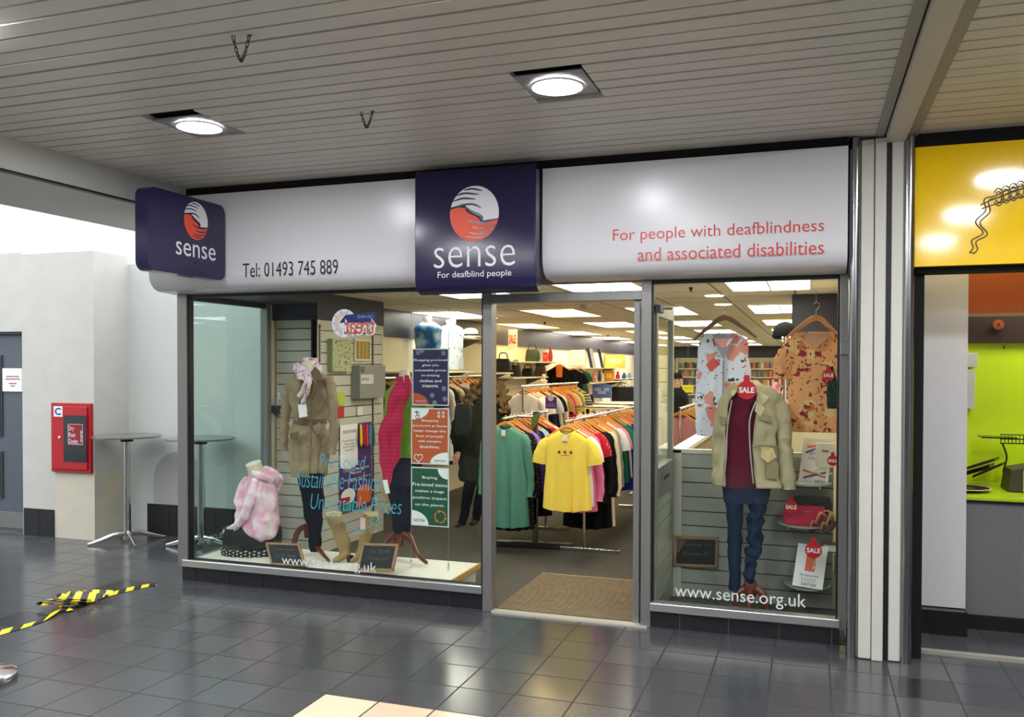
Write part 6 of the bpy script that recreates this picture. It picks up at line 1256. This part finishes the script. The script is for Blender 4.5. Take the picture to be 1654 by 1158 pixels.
# gondola with white boxes seen through the open door leaf
a = rectY(1050, 560, 1080, 700, 2.5); g = thing('slatted_gondola', 'pale slatted display stand seen through the open door leaf', 'display stand', ((a[0]+a[2])/2, 2.5, 0))
mb = MB().box(a[0], a[2], 2.5, 2.54, .0, a[3], 1); z_ = .02
while z_ < a[3]-.1: mb.box(a[0], a[2], 2.488, 2.5, z_, z_+.115); z_ += .125
mb.build('slat_panel', [M('gondola_slat', (206, 200, 172), .5), M('groove', (36, 32, 28), .8)], g); MB().box(a[0]-.02, a[2]+.02, 2.2, 2.56, .0, .12).build('base', M('gondola_base', (190, 188, 176), .5), g, bevel=.004)
for k, (x0, y0, x1, y1, yy) in enumerate(((1057, 629, 1068, 650, 2.35), (1062, 652, 1074, 675, 2.3), (1056, 680, 1070, 735, 2.25), (1070, 668, 1080, 735, 2.28))):
    a = rectY(x0, y0, x1, y1, yy); tag(MB().box(a[0], a[2], yy, yy+.12, a[1], a[3]).build('white_carton', M('carton_white', (226, 224, 216), .55), bevel=.004), ['highest small white carton on the slatted stand behind the door leaf', 'second white carton down on the slatted stand behind the door leaf', 'tall white carton, left of the lower pair behind the door leaf', 'tall narrow white carton, right of the lower pair behind the door leaf'][k], 'box', 'white cartons on the slatted stand')
# ================================================================== BOOKSHELVES AT THE BACK
YBK = 21.6
bk = thing('bookcase', 'long cream bookcase filled with books along the back wall', 'bookcase', (2.2, 21.7, 0))
bx0, bx1 = PY(1094, 600, YBK).x, 4.75; levels = [.22, .52, .82, 1.10, 1.36, 1.62]
MB().box(bx0, bx1, 21.84, 21.9, 0, 1.95).build('back_panel', M('bookcase_cream', (226, 214, 168), .6), bk)
for z in levels: MB().box(bx0, bx1, YBK-.02, 21.84, z-.03, z).build('shelf_board', M('bookcase_cream', (226, 214, 168), .6), bk)
for x in np.linspace(bx0, bx1, 5): MB().box(x-.02, x+.02, YBK-.02, 21.84, 0, 1.95).build('upright', M('bookcase_cream', (226, 214, 168), .6), bk)
bcol = [(60, 50, 60), (150, 50, 46), (220, 210, 190), (70, 90, 130), (190, 150, 90), (40, 70, 60), (210, 120, 70), (120, 120, 120)]

p0 = None; rb = random.Random(5)
lname = {1: 'lowest visible', 2: 'second', 3: 'third', 4: 'fourth', 5: 'top'}
cname = ['dark plum', 'brick red', 'cream', 'steel blue', 'tan', 'dark green', 'orange', 'grey']
for li, z in enumerate(levels):
    if li == 0: continue
    x = bx0+.04; row = []
    while x < bx1-.06:
        w = rb.uniform(.045, .085); h = rb.uniform(.16, .215); k = rb.randrange(8)
        if rb.random() < .12: x += .12; continue
        row.append((x, w, h, k)); x += w
    for q, (x, w, h, k) in enumerate(row):
        if p0 is None: p0 = MB().box(-.5, .5, 0, .15, 0, 1).build('paperback_book', M('book_0', bcol[0], .6)); o = p0
        else: o = p0.copy(); COL.objects.link(o)
        o.location = (x+w/2, YBK, z); o.scale = (w*.94, 1, h)
        o.material_slots[0].link = 'OBJECT'; o.material_slots[0].material = M('book_%d' % k, bcol[k], .6)
        tag(o, '%s book, %s bookcase shelf, between %s ones' % (cname[k], lname[li], ' and '.join(cname[row[r_][3]] for r_ in (q-1, q+1))) if 0 < q < len(row)-1 else '%s book at the %s end of the %s shelf, back bookcase' % (cname[k], 'left' if q == 0 else 'right', lname[li]), 'book', 'books on the back bookcase, %s shelf' % lname[li])
a = rectY(1102, 622, 1120, 634, 19.5); ys = thing('yellow_notice', 'bright yellow notice hanging in front of the back bookcase', 'sign', (a[0], 19.5, a[1]))
MB().box(a[0], a[2], 19.5, 19.51, a[1], a[3]).build('card', M('neon_yellow', (240, 226, 20), .5), ys); MB().text('|||||| ||| ||||', (a[0]+.04, 19.49, (a[1]+a[3])/2), (1, 0, 0), (0, 0, 1), a[2]-a[0]-.08, .05).build('lettering', M('olive_print', (120, 110, 20), .6), ys)
MB().tube([((a[0]+a[2])/2, 19.505, a[3]), ((a[0]+a[2])/2, 19.505, 2.3)], .004, 5).build('string', M('wire_grey', (150, 150, 150), .3, metal=.8), ys)
# ================================================================== PEOPLE
YC1 = 2.85
PK = fabric('olive_parka', (44, 46, 34)); PKD = fabric('dark_parka', (26, 28, 24)); FUR = M('parka_fur', (120, 98, 64), .95, noise_=.5, nscale=60, bump=1., bscale=55, spec=.1); BT = fabric('black_trousers', (18, 19, 26))
t = thing('person', 'person in a dark olive parka with a fur-trimmed hood, browsing the wall rail, back turned', 'person', (PY(765, 850, YC1).x, YC1, 0))
hp_ = PY(785, 646, YC1)
mb = MB()
# one continuous body: head, neck, trunk, two legs (dark clothes colour on the legs)
mb.loft(sil([(626, 779, 791), (632, 775, 795), (642, 774, 796), (650, 778, 793), (658, 780, 791), (668, 764, 806), (690, 752, 814), (720, 754, 808), (745, 752, 802), (762, 754, 798)], YC1, .55, .3, m=30, n=32))
for (pts) in ([(767, 760, 12), (757, 790, 10, -.02), (752, 820, 8.5, .02), (748, 838, 7.5, 0), (745, 846, 7, 0)], [(784, 760, 12), (779, 790, 10, .05), (773, 815, 8.5, .1), (770, 832, 7.5, .12), (768, 840, 7, .12)]): tube_px(mb, pts, YC1, 18, .9, .01)
mb.build('body', BT, t, smooth=True)
MB().loft(sil([(640, 762, 808), (652, 752, 818), (664, 744, 822), (690, 738, 824), (720, 738, 822), (750, 740, 818), (768, 742, 814), (777, 744, 812)], YC1, .6, .3, m=30, n=56, fold=.03, kf=8, wr=.03)).build('parka', PK, t, smooth=True, ang=80)
mb = MB(); tube_px(mb, [(752, 662, 11), (741, 685, 11, -.08), (738, 705, 10, -.16), (741, 722, 8.5, -.26)], YC1, 18, .9, .03); mb.build('sleeve', PKD, t, smooth=True)
mb = MB(); tube_px(mb, [(812, 662, 11), (822, 688, 10, .1), (824, 710, 9, .25)], YC1, 18, .9, .03); mb.build('sleeve', PKD, t, smooth=True)
mb = MB(); P = PY(741, 730, YC1-.28); fingers(mb, P, (-.2, -.4, -.9), (-1, .3, 0), .95); mb.build('hand', M('skin', (196, 150, 122), .55), t, smooth=True)
mb = MB(); P = PY(825, 716, YC1+.28); fingers(mb, P, (.3, .4, -.9), (1, .2, 0), .95); mb.build('hand', M('skin', (196, 150, 122), .55), t, smooth=True)
MB().loft(sil([(623, 778, 793), (628, 770, 801), (638, 765, 806), (650, 762, 810), (660, 758, 812)], YC1+.02, .8, .3, m=14, n=36, wr=.03)).build('hood', PK, t, smooth=True, ang=80)
mb = MB(); tube_px(mb, [(752, 668, 6, -.12), (755, 650, 8, -.1), (763, 634, 8.5, -.06), (778, 624, 8.5, 0), (795, 624, 8.5, .02), (808, 634, 8.5, -.02), (814, 652, 8, -.1), (812, 668, 6, -.14)], YC1-.05, 22, 1., .09, sm=9); mb.build('fur_trim', FUR, t, smooth=True)
mb = MB(); tube_px(mb, [(746, 843, 7.5, .02), (743, 850, 7, -.04), (738, 853, 5, -.14)], YC1, 14, .8); tube_px(mb, [(768, 838, 7.5, .14), (766, 845, 7, .08), (762, 848, 5, 0)], YC1, 14, .8); mb.build('shoes', M('black_shoe', (16, 16, 18), .5), t, smooth=True)
bg = bag(734, 652, 764, 702, YC1-.42, .35, M('black_rucksack_m', (30, 34, 30), .45, noise_=.3, nscale=12), 'black_shoulder_bag', 'black shoulder bag at the left side of the person in the parka', 'bag', strap=[(738, 660), (746, 648), (760, 642), (772, 650)])
# cashier far back
YS = 11.2
t = thing('person', 'person in a black cap and black top behind the far rail, smiling towards the entrance', 'person', (PY(1095, 700, YS).x, YS, 0))
SK = M('skin_far', (196, 148, 120), .6); mb = MB()
mb.loft(sil([(605, 1089, 1099), (610, 1087, 1101), (617, 1087.5, 1100.5), (623, 1090, 1098), (627, 1091, 1097), (631, 1086, 1103), (640, 1081, 1109), (665, 1081, 1108), (690, 1083, 1106)], YS, .6, -.2, m=30, n=28))
for s_ in (-1, 1): mb.tube([(t.location.x+s_*.11, YS, .95), (t.location.x+s_*.11, YS, .5), (t.location.x+s_*.11, YS, .03)], [.1, .075, .055], 14)
mb.build('body', SK, t, smooth=True)
MB().loft(sil([(626, 1088, 1100), (631, 1083, 1105), (640, 1078, 1111), (665, 1078, 1111), (690, 1080, 1109)], YS, .62, -.2, m=20, n=36, wr=.015)).build('black_top', fabric('cap_black', (20, 20, 22)), t, smooth=True)
MB().loft(sil([(602, 1090, 1099), (604, 1087, 1101), (609, 1086, 1102), (611, 1086.5, 1101.5)], YS, .95, -.2, m=10, n=28)).build('cap', fabric('cap_black', (20, 20, 22)), t, smooth=True)
mb = MB(); tube_px(mb, [(1082, 636, 4.5), (1080, 655, 4), (1084, 672, 3.5, -.2)], YS, 14); mb.build('sleeve', fabric('cap_black', (20, 20, 22)), t, smooth=True)
mb = MB(); tube_px(mb, [(1107, 636, 4.5), (1110, 655, 4), (1106, 672, 3.5, -.2)], YS, 14); mb.build('sleeve', fabric('cap_black', (20, 20, 22)), t, smooth=True)
fd = Vector((CAM-PY(1094, 615, YS)).xy.to_3d()).normalized(); sd = Vector((-fd.y, fd.x, 0)); hc = PY(1094, 614.5, YS)
mb = MB()
for s_ in (-1, 1): mb.lathe([(0, -.012), (.014, 0), (0, .012)], hc+fd*.082+sd*s_*.032+Vector((0, 0, .01)), n=10)
mb.build('eyes', BLACK, t, smooth=True); MB().tube([hc+fd*.075+Vector((0, 0, .015)), hc+fd*.105-Vector((0, 0, .02)), hc+fd*.08-Vector((0, 0, .03))], [.008, .016, .01], 8).build('nose', SK, t, smooth=True)
MB().tube([hc+fd*.075+sd*.028-Vector((0, 0, .05)), hc+fd*.088-Vector((0, 0, .058)), hc+fd*.075-sd*.028-Vector((0, 0, .05))], .006, 6).build('mouth', M('mouth', (236, 220, 214), .5), t, smooth=True)
mb = MB()
for s_ in (-1, 1): mb.lathe([(0, -.03), (.018, 0), (0, .03)], hc+sd*s_*.088, n=10)
mb.build('ears', SK, t, smooth=True)
for s_ in (-1, 1): mb = MB(); P = PY(1095+s_*9, 676, YS-.25); fingers(mb, P, fd*.8+Vector((0, 0, -.3)), sd*s_*-1, .9); mb.build('hand', SK, t, smooth=True)
